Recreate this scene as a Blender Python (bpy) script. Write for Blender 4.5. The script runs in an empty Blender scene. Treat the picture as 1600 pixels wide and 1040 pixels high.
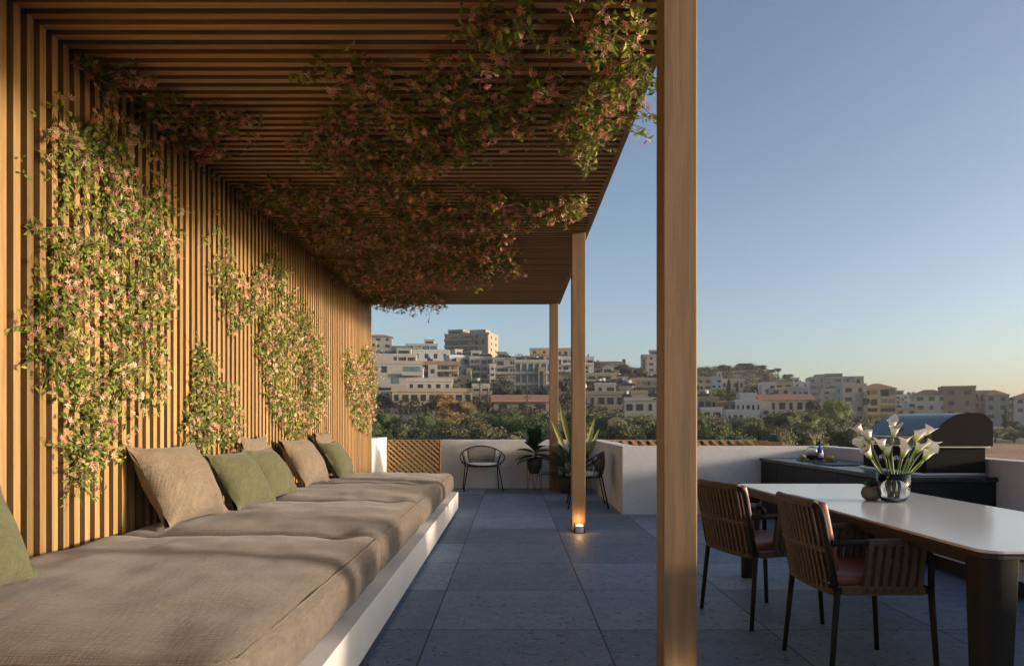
import bpy, bmesh, math, random
from mathutils import Vector, Matrix, noise
S = bpy.context.scene
COL = S.collection
rnd = random.Random(7)
PI = math.pi
F = 1110.0; EYE = 1.2            # focal length in photo pixels, eye height
def at(px, py, D):               # measured pixel + distance -> world point
    return Vector(((px-800)*D/F, D, EYE+(660-py)*D/F))

# ------------------------------------------------------------------ materials
class NT:
    def __init__(s, name):
        s.m = bpy.data.materials.new(name); s.m.use_nodes = True
        s.t = s.m.node_tree; s.b = s.t.nodes['Principled BSDF']; s.out = s.t.nodes['Material Output']
    def n(s, typ, **kw):
        nd = s.t.nodes.new(typ)
        for k, v in kw.items():
            if k.startswith('i_'):
                key = k[2:].replace('_', ' ')
                nd.inputs[int(key) if key.isdigit() else key].default_value = v
            else: setattr(nd, k, v)
        return nd
    def l(s, a, b): s.t.links.new(a, b)
    def coord(s, scale=(1,1,1), rot=(0,0,0)):
        tc = s.n('ShaderNodeTexCoord'); mp = s.n('ShaderNodeMapping')
        mp.inputs['Scale'].default_value = scale; mp.inputs['Rotation'].default_value = rot
        s.l(tc.outputs['Object'], mp.inputs['Vector']); return mp.outputs['Vector']
    def noise(s, vec, scale, detail=4, rough=.55):
        nd = s.n('ShaderNodeTexNoise'); nd.inputs['Scale'].default_value = scale
        nd.inputs['Detail'].default_value = detail; nd.inputs['Roughness'].default_value = rough
        if vec is not None: s.l(vec, nd.inputs['Vector'])
        return nd.outputs['Fac']
    def ramp(s, fac, stops):
        nd = s.n('ShaderNodeValToRGB'); cr = nd.color_ramp
        while len(cr.elements) < len(stops): cr.elements.new(.5)
        for e, (p, c) in zip(cr.elements, stops):
            e.position = p; e.color = (*c, 1) if len(c) == 3 else c
        s.l(fac, nd.inputs['Fac']); return nd.outputs['Color']
    def mix(s, fac, a, b, blend='MIX'):
        nd = s.n('ShaderNodeMix', data_type='RGBA', blend_type=blend)
        for sock, v in ((nd.inputs[0], fac), (nd.inputs[6], a), (nd.inputs[7], b)):
            if isinstance(v, (int, float)): sock.default_value = v
            elif isinstance(v, tuple): sock.default_value = (*v, 1)
            else: s.l(v, sock)
        return nd.outputs[2]
    def math(s, op, a, b=0.0, c=None):
        nd = s.n('ShaderNodeMath', operation=op)
        for i, v in enumerate((a, b) if c is None else (a, b, c)):
            if isinstance(v, (int, float)): nd.inputs[i].default_value = v
            else: s.l(v, nd.inputs[i])
        return nd.outputs[0]
    def bump(s, h, strength=.3, dist=.01):
        nd = s.n('ShaderNodeBump'); nd.inputs['Strength'].default_value = strength
        nd.inputs['Distance'].default_value = dist; s.l(h, nd.inputs['Height'])
        s.l(nd.outputs['Normal'], s.b.inputs['Normal'])
    def base(s, c):
        if isinstance(c, tuple): s.b.inputs['Base Color'].default_value = (*c, 1)
        else: s.l(c, s.b.inputs['Base Color'])
    def set(s, **kw):
        for k, v in kw.items(): s.b.inputs[k.replace('_', ' ')].default_value = v
        return s
def scl(c, k): return tuple(min(1, x*k) for x in c)

def m_wood(name, c, axis, pitch=None):
    t = NT(name)
    sc = {'z': (1,1,.06), 'x': (.06,1,1), 'y': (1,.06,1)}[axis]
    v = t.coord(sc)
    g1 = t.noise(v, 55, 5, .65); g2 = t.noise(v, 9, 3)
    col = t.ramp(g1, [(.25, scl(c,.62)), (.5, c), (.8, scl(c,1.22))])
    col = t.mix(.35, col, t.ramp(g2, [(.3, scl(c,.7)), (.7, scl(c,1.2))]))
    wv = t.n('ShaderNodeTexWave', wave_type='RINGS', rings_direction={'z':'Z','x':'X','y':'Y'}[axis]); wv.inputs['Scale'].default_value = 9; wv.inputs['Distortion'].default_value = 7
    wv.inputs['Detail'].default_value = 3; wv.inputs['Detail Scale'].default_value = 1.2
    off = t.coord({'z': (1,1,.10), 'x': (.10,1,1), 'y': (1,.10,1)}[axis]); t.l(off, wv.inputs['Vector'])
    col = t.mix(.35, col, t.ramp(wv.outputs['Fac'], [(.15, scl(c,.62)), (.45, scl(c,1.0)), (.9, scl(c,1.2))]))
    if pitch:
        tc = t.n('ShaderNodeTexCoord'); sp = t.n('ShaderNodeSeparateXYZ'); t.l(tc.outputs['Object'], sp.inputs[0])
        k = t.math('FLOOR', t.math('DIVIDE', t.math('SUBTRACT', sp.outputs['Y'], 3.563-.0246), pitch))
        wn = t.n('ShaderNodeTexWhiteNoise', noise_dimensions='1D'); t.l(k, wn.inputs['W'])
        col = t.mix(1.0, col, t.ramp(wn.outputs['Value'], [(0, (.72,.71,.69)), (1, (1.16,1.14,1.1))]), 'MULTIPLY')
    t.base(col); t.set(Roughness=.55); t.bump(g1, .25, .004)
    return t.m
def m_plaster(name, c, var=.12, scale=2.0, rough=.85, bump=.15):
    t = NT(name); v = t.coord()
    a = t.noise(v, scale, 6, .6); b = t.noise(v, scale*14, 4)
    col = t.ramp(a, [(.3, scl(c,1-var)), (.7, scl(c,1+var))])
    col = t.mix(.25, col, t.ramp(b, [(.35, scl(c,1-var)), (.65, scl(c,1+var))]))
    t.base(col); t.set(Roughness=rough); t.bump(b, bump, .004); return t.m
def m_plain(name, c, rough=.5, metal=0.0, var=.1, scale=30):
    t = NT(name); a = t.noise(t.coord(), scale, 3)
    t.base(t.ramp(a, [(.3, scl(c,1-var)), (.7, scl(c,1+var))])); t.set(Roughness=rough, Metallic=metal); return t.m
def m_fabric(name, c, f=420, bump=.5, ribs=True):
    t = NT(name); v = t.coord()
    k = f/4
    w1 = t.noise(t.coord((1,.09,.09)), k*1.4, 2); w2 = t.noise(t.coord((.09,1,.6)), k*1.4, 2)
    n1 = t.noise(t.coord((1,9,1)), 14, 4); n2 = t.noise(t.coord((9,1,1)), 14, 4); n3 = t.noise(v, 5, 3)
    slub = t.math('ADD', n1, n2)
    h = t.math('ADD', t.math('ADD', t.math('MULTIPLY', w1, 1.25), t.math('MULTIPLY', w2, 1.25)), t.math('MULTIPLY', slub, .3))
    col = t.ramp(t.math('MULTIPLY', h, .33), [(.36, scl(c,.55)), (.5, c), (.64, scl(c,1.45))])
    col = t.mix(.3, col, t.ramp(n3, [(.3, scl(c,.8)), (.7, scl(c,1.15))]))
    t.base(col); t.set(Roughness=.95); t.b.inputs['Sheen Weight'].default_value = .15
    t.bump(h, bump, .002); return t.m
def m_leaf(name, stops, trans=.35, rough=.5, rand=True):
    t = NT(name)
    if rand:
        at_ = t.n('ShaderNodeAttribute', attribute_name='tint'); col = t.ramp(at_.outputs['Fac'], stops)
    else: col = t.ramp(t.noise(t.coord(), 4, 4), stops)
    t.base(col); t.set(Roughness=rough)
    t.b.inputs['Specular IOR Level'].default_value = .3
    tr = t.n('ShaderNodeBsdfTranslucent'); mx = t.n('ShaderNodeMixShader'); mx.inputs[0].default_value = trans
    t.l(col, tr.inputs['Color']); t.l(t.b.outputs[0], mx.inputs[1]); t.l(tr.outputs[0], mx.inputs[2])
    t.l(mx.outputs[0], t.out.inputs['Surface']); return t.m

OAK = (.41,.258,.112)
M = {}
M['slat_z'] = m_wood('oak_wall_slats', OAK, 'z', .0992)
M['slat_x'] = m_wood('oak_ceiling_slats', OAK, 'x', .0992)
M['oak_z'] = m_wood('oak_post', (.21,.135,.072), 'z')
M['oak_y'] = m_wood('oak_beam', (.25,.165,.095), 'y')
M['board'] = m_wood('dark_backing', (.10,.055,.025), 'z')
M['lattice'] = m_wood('lattice_wood', (.36,.21,.09), 'x')
M['concrete'] = m_plaster('concrete_render', (.585,.60,.63), .14, 1.6, .8, .12)
M['white'] = m_plaster('white_render', (.74,.71,.67), .06, 2.2, .75, .08)
M['cushion'] = m_fabric('linen_taupe', (.125,.099,.074), 520, .6)
M['brownp'] = m_fabric('linen_brown', (.170,.132,.092), 330, .9)
M['greenp'] = m_fabric('linen_green', (.082,.086,.040), 360, .8)
M['black'] = m_plain('black_metal', (.014,.014,.016), .5)
M['black'].node_tree.nodes['Principled BSDF'].inputs['Specular IOR Level'].default_value = .3
M['bronze'] = m_plain('bronze_metal', (.016,.014,.012), .6)
M['bronze'].node_tree.nodes['Principled BSDF'].inputs['Specular IOR Level'].default_value = .2
M['hood'] = m_plain('hood_enamel', (.016,.016,.018), .26, 0, .04, 6)
M['hood'].node_tree.nodes['Principled BSDF'].inputs['IOR'].default_value = 1.9
M['matte'] = m_plain('matte_dark_enamel', (.017,.0155,.014), .8, 0, .05, 6)
M['matte'].node_tree.nodes['Principled BSDF'].inputs['Specular IOR Level'].default_value = .06
M['cab'] = m_plain('cabinet_black', (.010,.011,.013), .55)
M['cab'].node_tree.nodes['Principled BSDF'].inputs['Specular IOR Level'].default_value = .25
M['steel'] = m_plain('steel', (.6,.6,.6), .25, 1.0, .05)
M['strap'] = m_fabric('woven_strap', (.09,.066,.045), 900, .6)
M['leather'] = m_plain('terracotta_leather', (.20,.058,.034), .42, 0, .12, 12)
M['padwhite'] = m_fabric('pale_seat_fabric', (.74,.75,.78), 600, .4)
M['mesh'] = m_fabric('woven_mesh', (.10,.09,.08), 700, .9)
M['pot'] = m_plain('charcoal_pot', (.035,.036,.038), .7)
M['stonepot'] = m_plain('stone_pot', (.16,.13,.11), .8, 0, .25, 40)
M['soil'] = m_plain('potting_soil', (.03,.02,.014), .95, 0, .3, 60)
M['tableunder'] = m_wood('table_underside', (.022,.014,.010), 'y')
def tabletop():
    t = NT('satin_white_top'); t.base((.60,.60,.60)); t.set(Roughness=.16); t.b.inputs['Specular IOR Level'].default_value = .6
    h = t.noise(t.coord(), 3, 2); t.bump(h, .02, .01); return t.m
M['top'] = tabletop()
def granite():
    t = NT('black_granite'); v = t.coord()
    vo = t.n('ShaderNodeTexVoronoi'); vo.inputs['Scale'].default_value = 60; t.l(v, vo.inputs['Vector'])
    f = t.noise(v, 45, 5, .7)
    k = t.ramp(f, [(.58, (0,0,0)), (.66, (1,1,1))])
    t.base(t.mix(k, (.012,.012,.015), (.20,.20,.21))); t.set(Roughness=.28); return t.m
M['granite'] = granite()
def glass():
    t = NT('clear_glass'); t.base((.96,.98,.98)); t.set(Roughness=.02, IOR=1.45); t.b.inputs['Transmission Weight'].default_value = 1; return t.m
M['glass'] = glass()
def tiles():
    t = NT('stone_pavers'); tc = t.n('ShaderNodeTexCoord'); sp = t.n('ShaderNodeSeparateXYZ'); t.l(tc.outputs['Object'], sp.inputs[0])
    W = .9805
    ux = t.math('DIVIDE', t.math('ADD', sp.outputs['X'], .471), W); uy = t.math('DIVIDE', t.math('SUBTRACT', sp.outputs['Y'], 4.124), W)
    fx, fy = t.math('FRACT', ux), t.math('FRACT', uy)
    def edge(f): return t.math('MINIMUM', f, t.math('SUBTRACT', 1.0, f))
    cmb = t.n('ShaderNodeCombineXYZ'); t.l(t.math('FLOOR', ux), cmb.inputs[0]); t.l(t.math('FLOOR', uy), cmb.inputs[1])
    wn = t.n('ShaderNodeTexWhiteNoise', noise_dimensions='3D'); t.l(cmb.outputs[0], wn.inputs['Vector'])
    tone = t.ramp(wn.outputs['Value'], [(0, (.66,.67,.68)), (.5, (1,1,1)), (1, (1.34,1.34,1.34))])
    # each slab cut from a different piece: shift the grain by its random colour
    add = t.n('ShaderNodeVectorMath', operation='MULTIPLY_ADD'); t.l(wn.outputs['Color'], add.inputs[0]); add.inputs[1].default_value = (20,20,20); t.l(tc.outputs['Object'], add.inputs[2])
    a = t.noise(add.outputs[0], 5, 6, .65); b = t.noise(add.outputs[0], 55, 4, .6); c = t.noise(add.outputs[0], 16, 4, .7)
    col = t.ramp(a, [(.3, (.12,.165,.235)), (.7, (.19,.255,.35))])
    col = t.mix(.35, col, t.ramp(b, [(.3, (.085,.115,.16)), (.7, (.235,.31,.42))]))
    pits = t.ramp(t.noise(add.outputs[0], 28, 3, .55), [(.62, (1,1,1)), (.66, (.3,.3,.3))])
    fleck = t.ramp(t.noise(add.outputs[0], 34, 2, .5), [(.64, (0,0,0)), (.69, (1,1,1))])
    col = t.mix(1.0, col, pits, 'MULTIPLY'); col = t.mix(t.math('MULTIPLY', fleck, .4), col, (.36,.40,.46))
    col = t.mix(1.0, col, tone, 'MULTIPLY')
    e = t.math('MINIMUM', edge(fx), t.math('MULTIPLY', edge(fy), 1.0)); j = t.math('LESS_THAN', e, .0048)
    col = t.mix(j, col, (.012,.012,.014)); t.base(col)
    t.l(t.ramp(c, [(.3, (.48,)*3), (.7, (.68,)*3)]), t.b.inputs['Roughness'])
    h = t.math('SUBTRACT', t.math('MULTIPLY', b, .25), t.math('MULTIPLY', j, 2.0))
    h = t.math('ADD', h, t.math('MULTIPLY', pits, .5)); t.bump(h, .3, .004); return t.m
M['tiles'] = tiles()
M['vleaf'] = m_leaf('vine_leaf', [(0,(.06,.12,.018)), (.45,(.19,.25,.04)), (.8,(.34,.37,.075)), (1,(.46,.44,.13))], .35)
M['vflower'] = m_leaf('vine_flower', [(0,(.55,.14,.10)), (.4,(.70,.30,.22)), (.75,(.80,.50,.40)), (1,(.85,.70,.55))], .3)
M['vflower_pale'] = m_leaf('vine_flower_pale', [(0,(.60,.22,.14)), (.4,(.75,.42,.30)), (.8,(.85,.65,.50)), (1,(.88,.78,.60))], .3)
M['vstem'] = m_plain('vine_stem', (.13,.11,.05), .8)
M['figleaf'] = m_leaf('fig_leaf', [(0,(.012,.035,.012)), (1,(.03,.075,.025))], .12, .35)
M['fern'] = m_leaf('fern_leaf', [(0,(.012,.03,.012)), (1,(.03,.06,.02))], .15, .5)
M['strel'] = m_leaf('strelitzia_leaf', [(0,(.03,.07,.03)), (.5,(.09,.13,.04)), (1,(.42,.40,.14))], .3, .35)
M['succ'] = m_leaf('succulent_leaf', [(0,(.02,.045,.02)), (1,(.06,.10,.04))], .1, .45)
M['callastem'] = m_plain('calla_stem', (.13,.2,.045), .4)
def calla():
    t = NT('calla_spathe'); a = t.n('ShaderNodeAttribute', attribute_name='tint')
    t.base(t.ramp(a.outputs['Fac'], [(0,(.14,.24,.03)), (.28,(.42,.50,.10)), (.55,(.80,.80,.62)), (1,(.88,.88,.86))])); t.set(Roughness=.45)
    t.b.inputs['Subsurface Weight'].default_value = .15; t.b.inputs['Subsurface Radius'].default_value = (.02,.02,.01); return t.m
M['calla'] = calla()
def emis(name, c, k):
    t = NT(name); t.base(c); t.b.inputs['Emission Color'].default_value = (*c,1); t.b.inputs['Emission Strength'].default_value = k; return t.m
M['flame'] = emis('lamp_diffuser_glow', (1,.70,.42), 4)
M['lampbody'] = m_plain('lamp_ceramic', (.72,.72,.72), .6, 0, .06)
M['bluecap'] = m_plain('blue_cap', (.02,.05,.3), .35)
M['lemon'] = m_plain('lemon_skin', (.5,.42,.05), .5)
M['labelw'] = m_plain('bottle_label', (.6,.6,.55), .6)
M['tray'] = m_wood('serving_tray', (.12,.07,.04), 'y')
# --- landscape
def terrain_mat():
    t = NT('dry_scrub_ground'); v = t.coord()
    a = t.noise(v, .05, 6, .65); b = t.noise(v, .6, 5, .6)
    col = t.ramp(a, [(.35, (.035,.036,.015)), (.55, (.07,.063,.028)), (.75, (.15,.115,.06))])
    t.base(t.mix(.4, col, t.ramp(b, [(.35, (.035,.035,.015)), (.7, (.17,.13,.07))]))); t.set(Roughness=.95); return t.m
M['ground'] = terrain_mat()
def field_mat():
    t = NT('ploughed_red_soil'); v = t.coord((1,1,1), (0,0,.5))
    w = t.n('ShaderNodeTexWave', wave_type='BANDS'); w.inputs['Scale'].default_value = .25; w.inputs['Distortion'].default_value = 3; w.inputs['Detail'].default_value = 4; t.l(v, w.inputs['Vector'])
    a = t.noise(v, .35, 6, .7)
    col = t.ramp(w.outputs['Fac'], [(.1, (.17,.075,.035)), (.9, (.34,.165,.085))])
    t.base(t.mix(.6, col, t.ramp(a, [(.35, (.13,.06,.028)), (.65, (.40,.21,.11))]))); t.set(Roughness=.95); return t.m
M['field'] = field_mat()
TREEC0 = {'olive': [(0,(.030,.034,.014)), (.5,(.068,.070,.030)), (1,(.125,.12,.06))],
         'green': [(0,(.022,.036,.011)), (.5,(.058,.074,.022)), (1,(.115,.125,.04))],
         'dark': [(0,(.012,.019,.009)), (.5,(.026,.032,.015)), (1,(.048,.052,.025))],
         'bright': [(0,(.04,.065,.012)), (.5,(.10,.13,.025)), (1,(.17,.19,.05))],
         'autumn': [(0,(.05,.04,.014)), (.5,(.15,.095,.03)), (1,(.22,.16,.055))],
         'scrub': [(0,(.02,.019,.011)), (.5,(.045,.038,.021)), (1,(.08,.062,.036))]}
TREEC = {k: [(p, scl(c, 1.85 if k not in ('dark','scrub') else 1.15)) for p, c in st] for k, st in TREEC0.items()}
for k, st in TREEC.items(): M['t_'+k] = m_leaf('foliage_'+k, st, .2, .7)
M['bark'] = m_plain('tree_bark', (.06,.045,.03), .9, 0, .3, 8)
WALLC = {'beige': (.46,.39,.29), 'grey': (.36,.35,.33), 'white': (.66,.66,.67), 'tan': (.34,.24,.15), 'pale': (.55,.52,.46),
         'sand': (.52,.43,.30), 'blue': (.52,.56,.62), 'stone': (.36,.31,.24)}
WALLC = {k: scl(c,.66) for k, c in WALLC.items()}
for k, c in WALLC.items(): M['w_'+k] = m_plaster('render_'+k, c, .1, .35, .9, .05)
M['win'] = m_plain('window_glass_dark', (.02,.024,.028), .12, 0, .3, .8)
M['wint'] = m_plain('window_glass_teal', (.06,.11,.12), .1, 0, .3, .8)
M['shut'] = m_plain('closed_shutter', (.16,.14,.11), .7)
M['rooft'] = m_plain('terracotta_roof', (.27,.135,.08), .85, 0, .25, 1.5)
M['roofg'] = m_plain('flat_roof_grey', (.3,.28,.26), .9, 0, .15, .8)
M['tank'] = m_plain('white_tank', (.5,.5,.5), .4, 0, .05)
M['panel'] = m_plain('solar_panel', (.018,.02,.026), .4, 0, .1)
M['carw'] = m_plain('white_car_paint', (.7,.7,.7), .3)
M['rubber'] = m_plain('rubber', (.02,.02,.02), .8)
M['polew'] = m_plain('pole_wood', (.05,.04,.03), .9)

# ------------------------------------------------------------------ mesh builder
class MB:
    def __init__(s): s.v = []; s.f = []; s.t = []; s.sm = []
    def add(s, vs, fs, tint=0.5, smooth=False):
        o = len(s.v); s.v += [tuple(v) for v in vs]
        s.f += [tuple(i+o for i in f) for f in fs]
        s.t += [tint]*len(vs) if not isinstance(tint, (list, tuple)) else list(tint)
        s.sm += [smooth]*len(fs)
    def box(s, a, b, M4=None):
        (x0,y0,z0), (x1,y1,z1) = a, b
        vs = [Vector(p) for p in ((x0,y0,z0),(x1,y0,z0),(x1,y1,z0),(x0,y1,z0),(x0,y0,z1),(x1,y0,z1),(x1,y1,z1),(x0,y1,z1))]
        if M4: vs = [M4 @ v for v in vs]
        s.add(vs, [(3,2,1,0),(4,5,6,7),(0,1,5,4),(1,2,6,5),(2,3,7,6),(3,0,4,7)])
    def bbox(s, a, b, bev=.01, M4=None):          # box with chamfered edges
        bm = bmesh.new(); bmesh.ops.create_cube(bm, size=1)
        for v in bm.verts: v.co = Vector([a[i]+(v.co[i]+.5)*(b[i]-a[i]) for i in range(3)])
        bmesh.ops.bevel(bm, geom=list(bm.edges), offset=bev, segments=2, affect='EDGES', profile=.5)
        s.frombm(bm, M4)
    def frombm(s, bm, M4=None, smooth=False):
        bm.verts.ensure_lookup_table(); bm.verts.index_update()
        vs = [(M4 @ v.co) if M4 else v.co.copy() for v in bm.verts]
        s.add(vs, [tuple(v.index for v in f.verts) for f in bm.faces], .5, smooth); bm.free()
    def tube(s, pts, r, n=8, closed=False, cap=True, tint=.5):
        pts = [Vector(p) for p in pts]; N = len(pts)
        rs = r if isinstance(r, (list, tuple)) else [r]*N
        rings = []; up = None
        for i in range(N):
            if closed: t = pts[(i+1)%N]-pts[i-1]
            else: t = pts[min(i+1,N-1)]-pts[max(i-1,0)]
            t.normalize()
            if up is None:
                up = Vector((0,0,1)) if abs(t.z) < .9 else Vector((1,0,0))
            a = (up - t*up.dot(t))
            if a.length < 1e-5: a = t.orthogonal()
            a.normalize(); up = a; b = t.cross(a)
            rings.append([pts[i]+(a*math.cos(2*PI*k/n)+b*math.sin(2*PI*k/n))*rs[i] for k in range(n)])
        vs = [v for rg in rings for v in rg]; fs = []
        for i in range(N if closed else N-1):
            j = (i+1) % N
            for k in range(n): fs.append((i*n+k, i*n+(k+1)%n, j*n+(k+1)%n, j*n+k))
        if cap and not closed: fs += [tuple(range(n-1,-1,-1)), tuple((N-1)*n+k for k in range(n))]
        s.add(vs, fs, tint, True)
    def lathe(s, prof, c=(0,0,0), n=24, tint=None, ex=1.0, ey=1.0):
        vs = []; fs = []; tt = []
        for i, (r, z) in enumerate(prof):
            for k in range(n):
                a = 2*PI*k/n; vs.append((c[0]+r*ex*math.cos(a), c[1]+r*ey*math.sin(a), c[2]+z)); tt.append(.5 if tint is None else tint[i])
        for i in range(len(prof)-1):
            for k in range(n): fs.append((i*n+k, i*n+(k+1)%n, (i+1)*n+(k+1)%n, (i+1)*n+k))
        s.add(vs, fs, tt, True)
    def prism(s, poly, axis, a, b):                # polygon in the 2 other axes extruded along axis
        def P(u, v, w): return {0:(w,u,v), 1:(u,w,v), 2:(u,v,w)}[axis]
        n = len(poly); vs = [P(u,v,a) for u,v in poly]+[P(u,v,b) for u,v in poly]
        s.add(vs, [tuple(range(n)), tuple(range(2*n-1,n-1,-1))]+[(i,i+n,(i+1)%n+n,(i+1)%n) for i in range(n)])
    def build(s, name, mat, parent=None, loc=None):
        me = bpy.data.meshes.new(name); me.from_pydata(s.v, [], s.f); me.update(); weld = mat.name in ('clear_glass','calla_spathe')
        me.polygons.foreach_set('use_smooth', s.sm)
        a = me.attributes.new('tint', 'FLOAT', 'POINT'); a.data.foreach_set('value', s.t)
        bm = bmesh.new(); bm.from_mesh(me)
        if weld: bmesh.ops.remove_doubles(bm, verts=bm.verts, dist=1e-5)
        bmesh.ops.recalc_face_normals(bm, faces=bm.faces) if len(s.f) < 40000 and not getattr(s, 'raw', False) else None
        bm.to_mesh(me); bm.free()
        me.materials.append(mat); o = bpy.data.objects.new(name, me); COL.objects.link(o)
        if parent: o.parent = parent
        if loc: o.location = loc
        return o
def tag(o, label=None, cat=None, group=None, kind=None):
    if label: o['label'] = label
    if cat: o['category'] = cat
    if group: o['group'] = group
    if kind: o['kind'] = kind
    return o
def empty(name, loc, label, cat, group=None, rz=0):
    o = bpy.data.objects.new(name, None); COL.objects.link(o); o.location = loc; o.rotation_euler = (0,0,rz); o.empty_display_size = .1
    return tag(o, label, cat, group)
def copy_tree(o, parent=None):
    c = o.copy(); COL.objects.link(c)
    if parent: c.parent = parent
    for ch in list(o.children): copy_tree(ch, c)
    return c
def one_box(name, a, b, mat, parent=None, bev=0):
    m = MB(); (m.bbox(a, b, bev) if bev else m.box(a, b)); return m.build(name, mat, parent)

# ------------------------------------------------------------------ camera, light, sky
cam = bpy.data.cameras.new('camera'); co = bpy.data.objects.new('camera', cam); COL.objects.link(co)
co.location = (0,0,EYE); co.rotation_euler = (PI/2,0,0); cam.sensor_width = 36; cam.lens = 36*F/1600
cam.shift_y = 140/1600; cam.clip_end = 9000; cam.clip_start = .05; S.camera = co
SUNV = Vector((1,-.17,.147)).normalized()
sl = bpy.data.lights.new('sun', 'SUN'); sl.energy = 4.0; sl.angle = math.radians(5.0); sl.color = (1,.80,.61)
so = bpy.data.objects.new('sun', sl); COL.objects.link(so); so.rotation_euler = SUNV.to_track_quat('Z','Y').to_euler()
W = bpy.data.worlds.new('World'); S.world = W; W.use_nodes = True
sky = W.node_tree.nodes.new('ShaderNodeTexSky'); sky.sky_type = 'NISHITA'; sky.sun_disc = False
sky.sun_elevation = math.asin(SUNV.z); sky.sun_rotation = math.atan2(SUNV.x, SUNV.y)
sky.air_density = .7; sky.dust_density = 2.5; sky.ozone_density = 1.0; sky.altitude = 50
W.node_tree.links.new(sky.outputs[0], W.node_tree.nodes['Background'].inputs[0]); W.node_tree.nodes['Background'].inputs[1].default_value = .15
S.view_settings.view_transform = 'Standard'; S.view_settings.look = 'None'; S.view_settings.exposure = 0.78; S.view_settings.gamma = 1
S.cycles.max_bounces = 8; S.cycles.diffuse_bounces = 5; S.cycles.transmission_bounces = 8; S.cycles.transparent_max_bounces = 8
S.cycles.sample_clamp_indirect = 4.0; S.cycles.caustics_reflective = False; S.cycles.caustics_refractive = False

# ------------------------------------------------------------------ terrain
HT = [(860, [(0,-5),(60,-5),(100,-2),(130,2.5),(150,4.5),(200,9),(230,13.5),(300,26),(330,31),(420,34),(900,20),(4000,0)]),
      (1000, [(0,-5),(60,-5),(110,-3),(160,2.5),(220,9.5),(300,19),(360,27),(450,28),(900,18),(4000,0)]),
      (1180, [(0,-5),(60,-5),(110,-3.5),(150,-1),(190,3),(220,7),(300,15),(380,29),(420,32.5),(500,27),(900,12),(4000,0)]),
      (1228, [(0,-5),(60,-5),(120,-4),(190,2.5),(300,11),(380,23),(420,26),(500,21),(900,8),(4000,0)]),
      (1262, [(0,-5),(60,-5),(120,-4),(190,1),(300,6),(400,9),(600,8),(4000,0)]),
      (1340, [(0,-5),(60,-5),(165,-5),(200,-1.5),(250,0),(500,2),(900,2),(4000,0)])]
def interp(tb, x):
    if x <= tb[0][0]: return tb[0][1]
    for (a, ya), (b, yb) in zip(tb, tb[1:]):
        if x <= b:
            k = (x-a)/(b-a); return ya+(yb-ya)*k
    return tb[-1][1]
def H(x, y):
    if y < 10: return -5.0
    u = 800+F*x/y; D = y
    hs = [interp(t, D) for _, t in HT]; us = [a for a, _ in HT]
    if u <= us[0]: h = hs[0]
    elif u >= us[-1]: h = hs[-1]
    else:
        for i in range(len(us)-1):
            if us[i] <= u <= us[i+1]:
                k = (u-us[i])/(us[i+1]-us[i]); k = k*k*(3-2*k); h = hs[i]+(hs[i+1]-hs[i])*k; break
    return h + .5*noise.noise(Vector((x*.05, y*.05, 1)))*min(1, max(0, (y-40)/60))
tm = MB(); ys = [-60,-20,5,20]+list(range(30,480,10))+[500,540,600,700,850,1100,1500,2200]
NU = 110; vs = []; fs = []
for y in ys:
    half = max(120, y*1.15)
    for i in range(NU+1):
        x = -half+2*half*i/NU; vs.append((x, y, H(x,y)))
for j in range(len(ys)-1):
    for i in range(NU):
        a = j*(NU+1)+i; fs.append((a,a+1,a+NU+2,a+NU+1))
tm.add(vs, fs, .5, True); tag(tm.build('ground', M['ground']), kind='structure')
fm = MB(); vs = []; fs = []; nx, ny = 40, 12
for j in range(ny+1):
    D = 95+(172-95)*j/ny
    for i in range(nx+1):
        u = 1255+(1800-1255)*i/nx; x = (u-800)*D/F; vs.append((x, D, H(x,D)+.25))
for j in range(ny):
    for i in range(nx): a = j*(nx+1)+i; fs.append((a,a+1,a+nx+2,a+nx+1))
fm.add(vs, fs, .5, True); tag(fm.build('ploughed_field', M['field']), kind='structure')

# ------------------------------------------------------------------ terrace
XW, XR, ZC = -2.5, .812, 3.305            # slat wall face, post outer face, ceiling underside
one = MB(); one.box((-3.2,-2.5,-7), (4.6,14.6,0)); tag(one.build('terrace_floor', M['tiles']), kind='structure')

# pergola
pg = empty('pergola', (XW,8,0), 'oak slatted pergola with solid slat wall, slatted ceiling and square posts', 'pergola')
def pb(mb, name, mat):
    o = mb.build(name, mat, pg); o.matrix_parent_inverse = Matrix.Translation((-XW,-8,0)); return o
P0, PY, SW, SD = 3.563, .0992, .050, .045
ks = list(range(0, 92)); YEND = P0+91*PY+SW
w = MB(); c = MB()
for k in ks:
    y = P0+k*PY
    w.box((XW-SD,y,0), (XW,y+SW,ZC+SD))
    c.box((XW+.001,y,ZC), (XR-.001,y+SW,ZC+SD))
w.box((XW-SD,-1.5,0), (XW,P0-.05,ZC+SD))
for k in range(-50, 0): y = P0+k*PY; c.box((XW+.001,y,ZC), (XR-.001,y+SW,ZC+SD))
M['slat_z_side'] = m_wood('oak_wall_slat_edge_shade', scl(OAK,.5), 'z', .0992); M['slat_x_side'] = m_wood('oak_ceiling_slat_edge_shade', scl(OAK,.5), 'x', .0992)
for mb, nm, mk in ((w,'slat_wall','slat_z'),(c,'slat_ceiling','slat_x')):          # shade in the slat gaps painted as darker oak on the edges
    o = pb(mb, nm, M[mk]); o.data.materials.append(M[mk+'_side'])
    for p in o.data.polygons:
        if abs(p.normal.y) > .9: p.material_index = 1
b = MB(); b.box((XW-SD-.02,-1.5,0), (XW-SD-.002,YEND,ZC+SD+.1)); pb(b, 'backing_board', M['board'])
b = MB(); b.box((XW-SD,-1.5,ZC+SD+.003), (XR+.04,YEND,ZC+SD+.12)); pb(b, 'roof_deck', M['board'])
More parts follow.
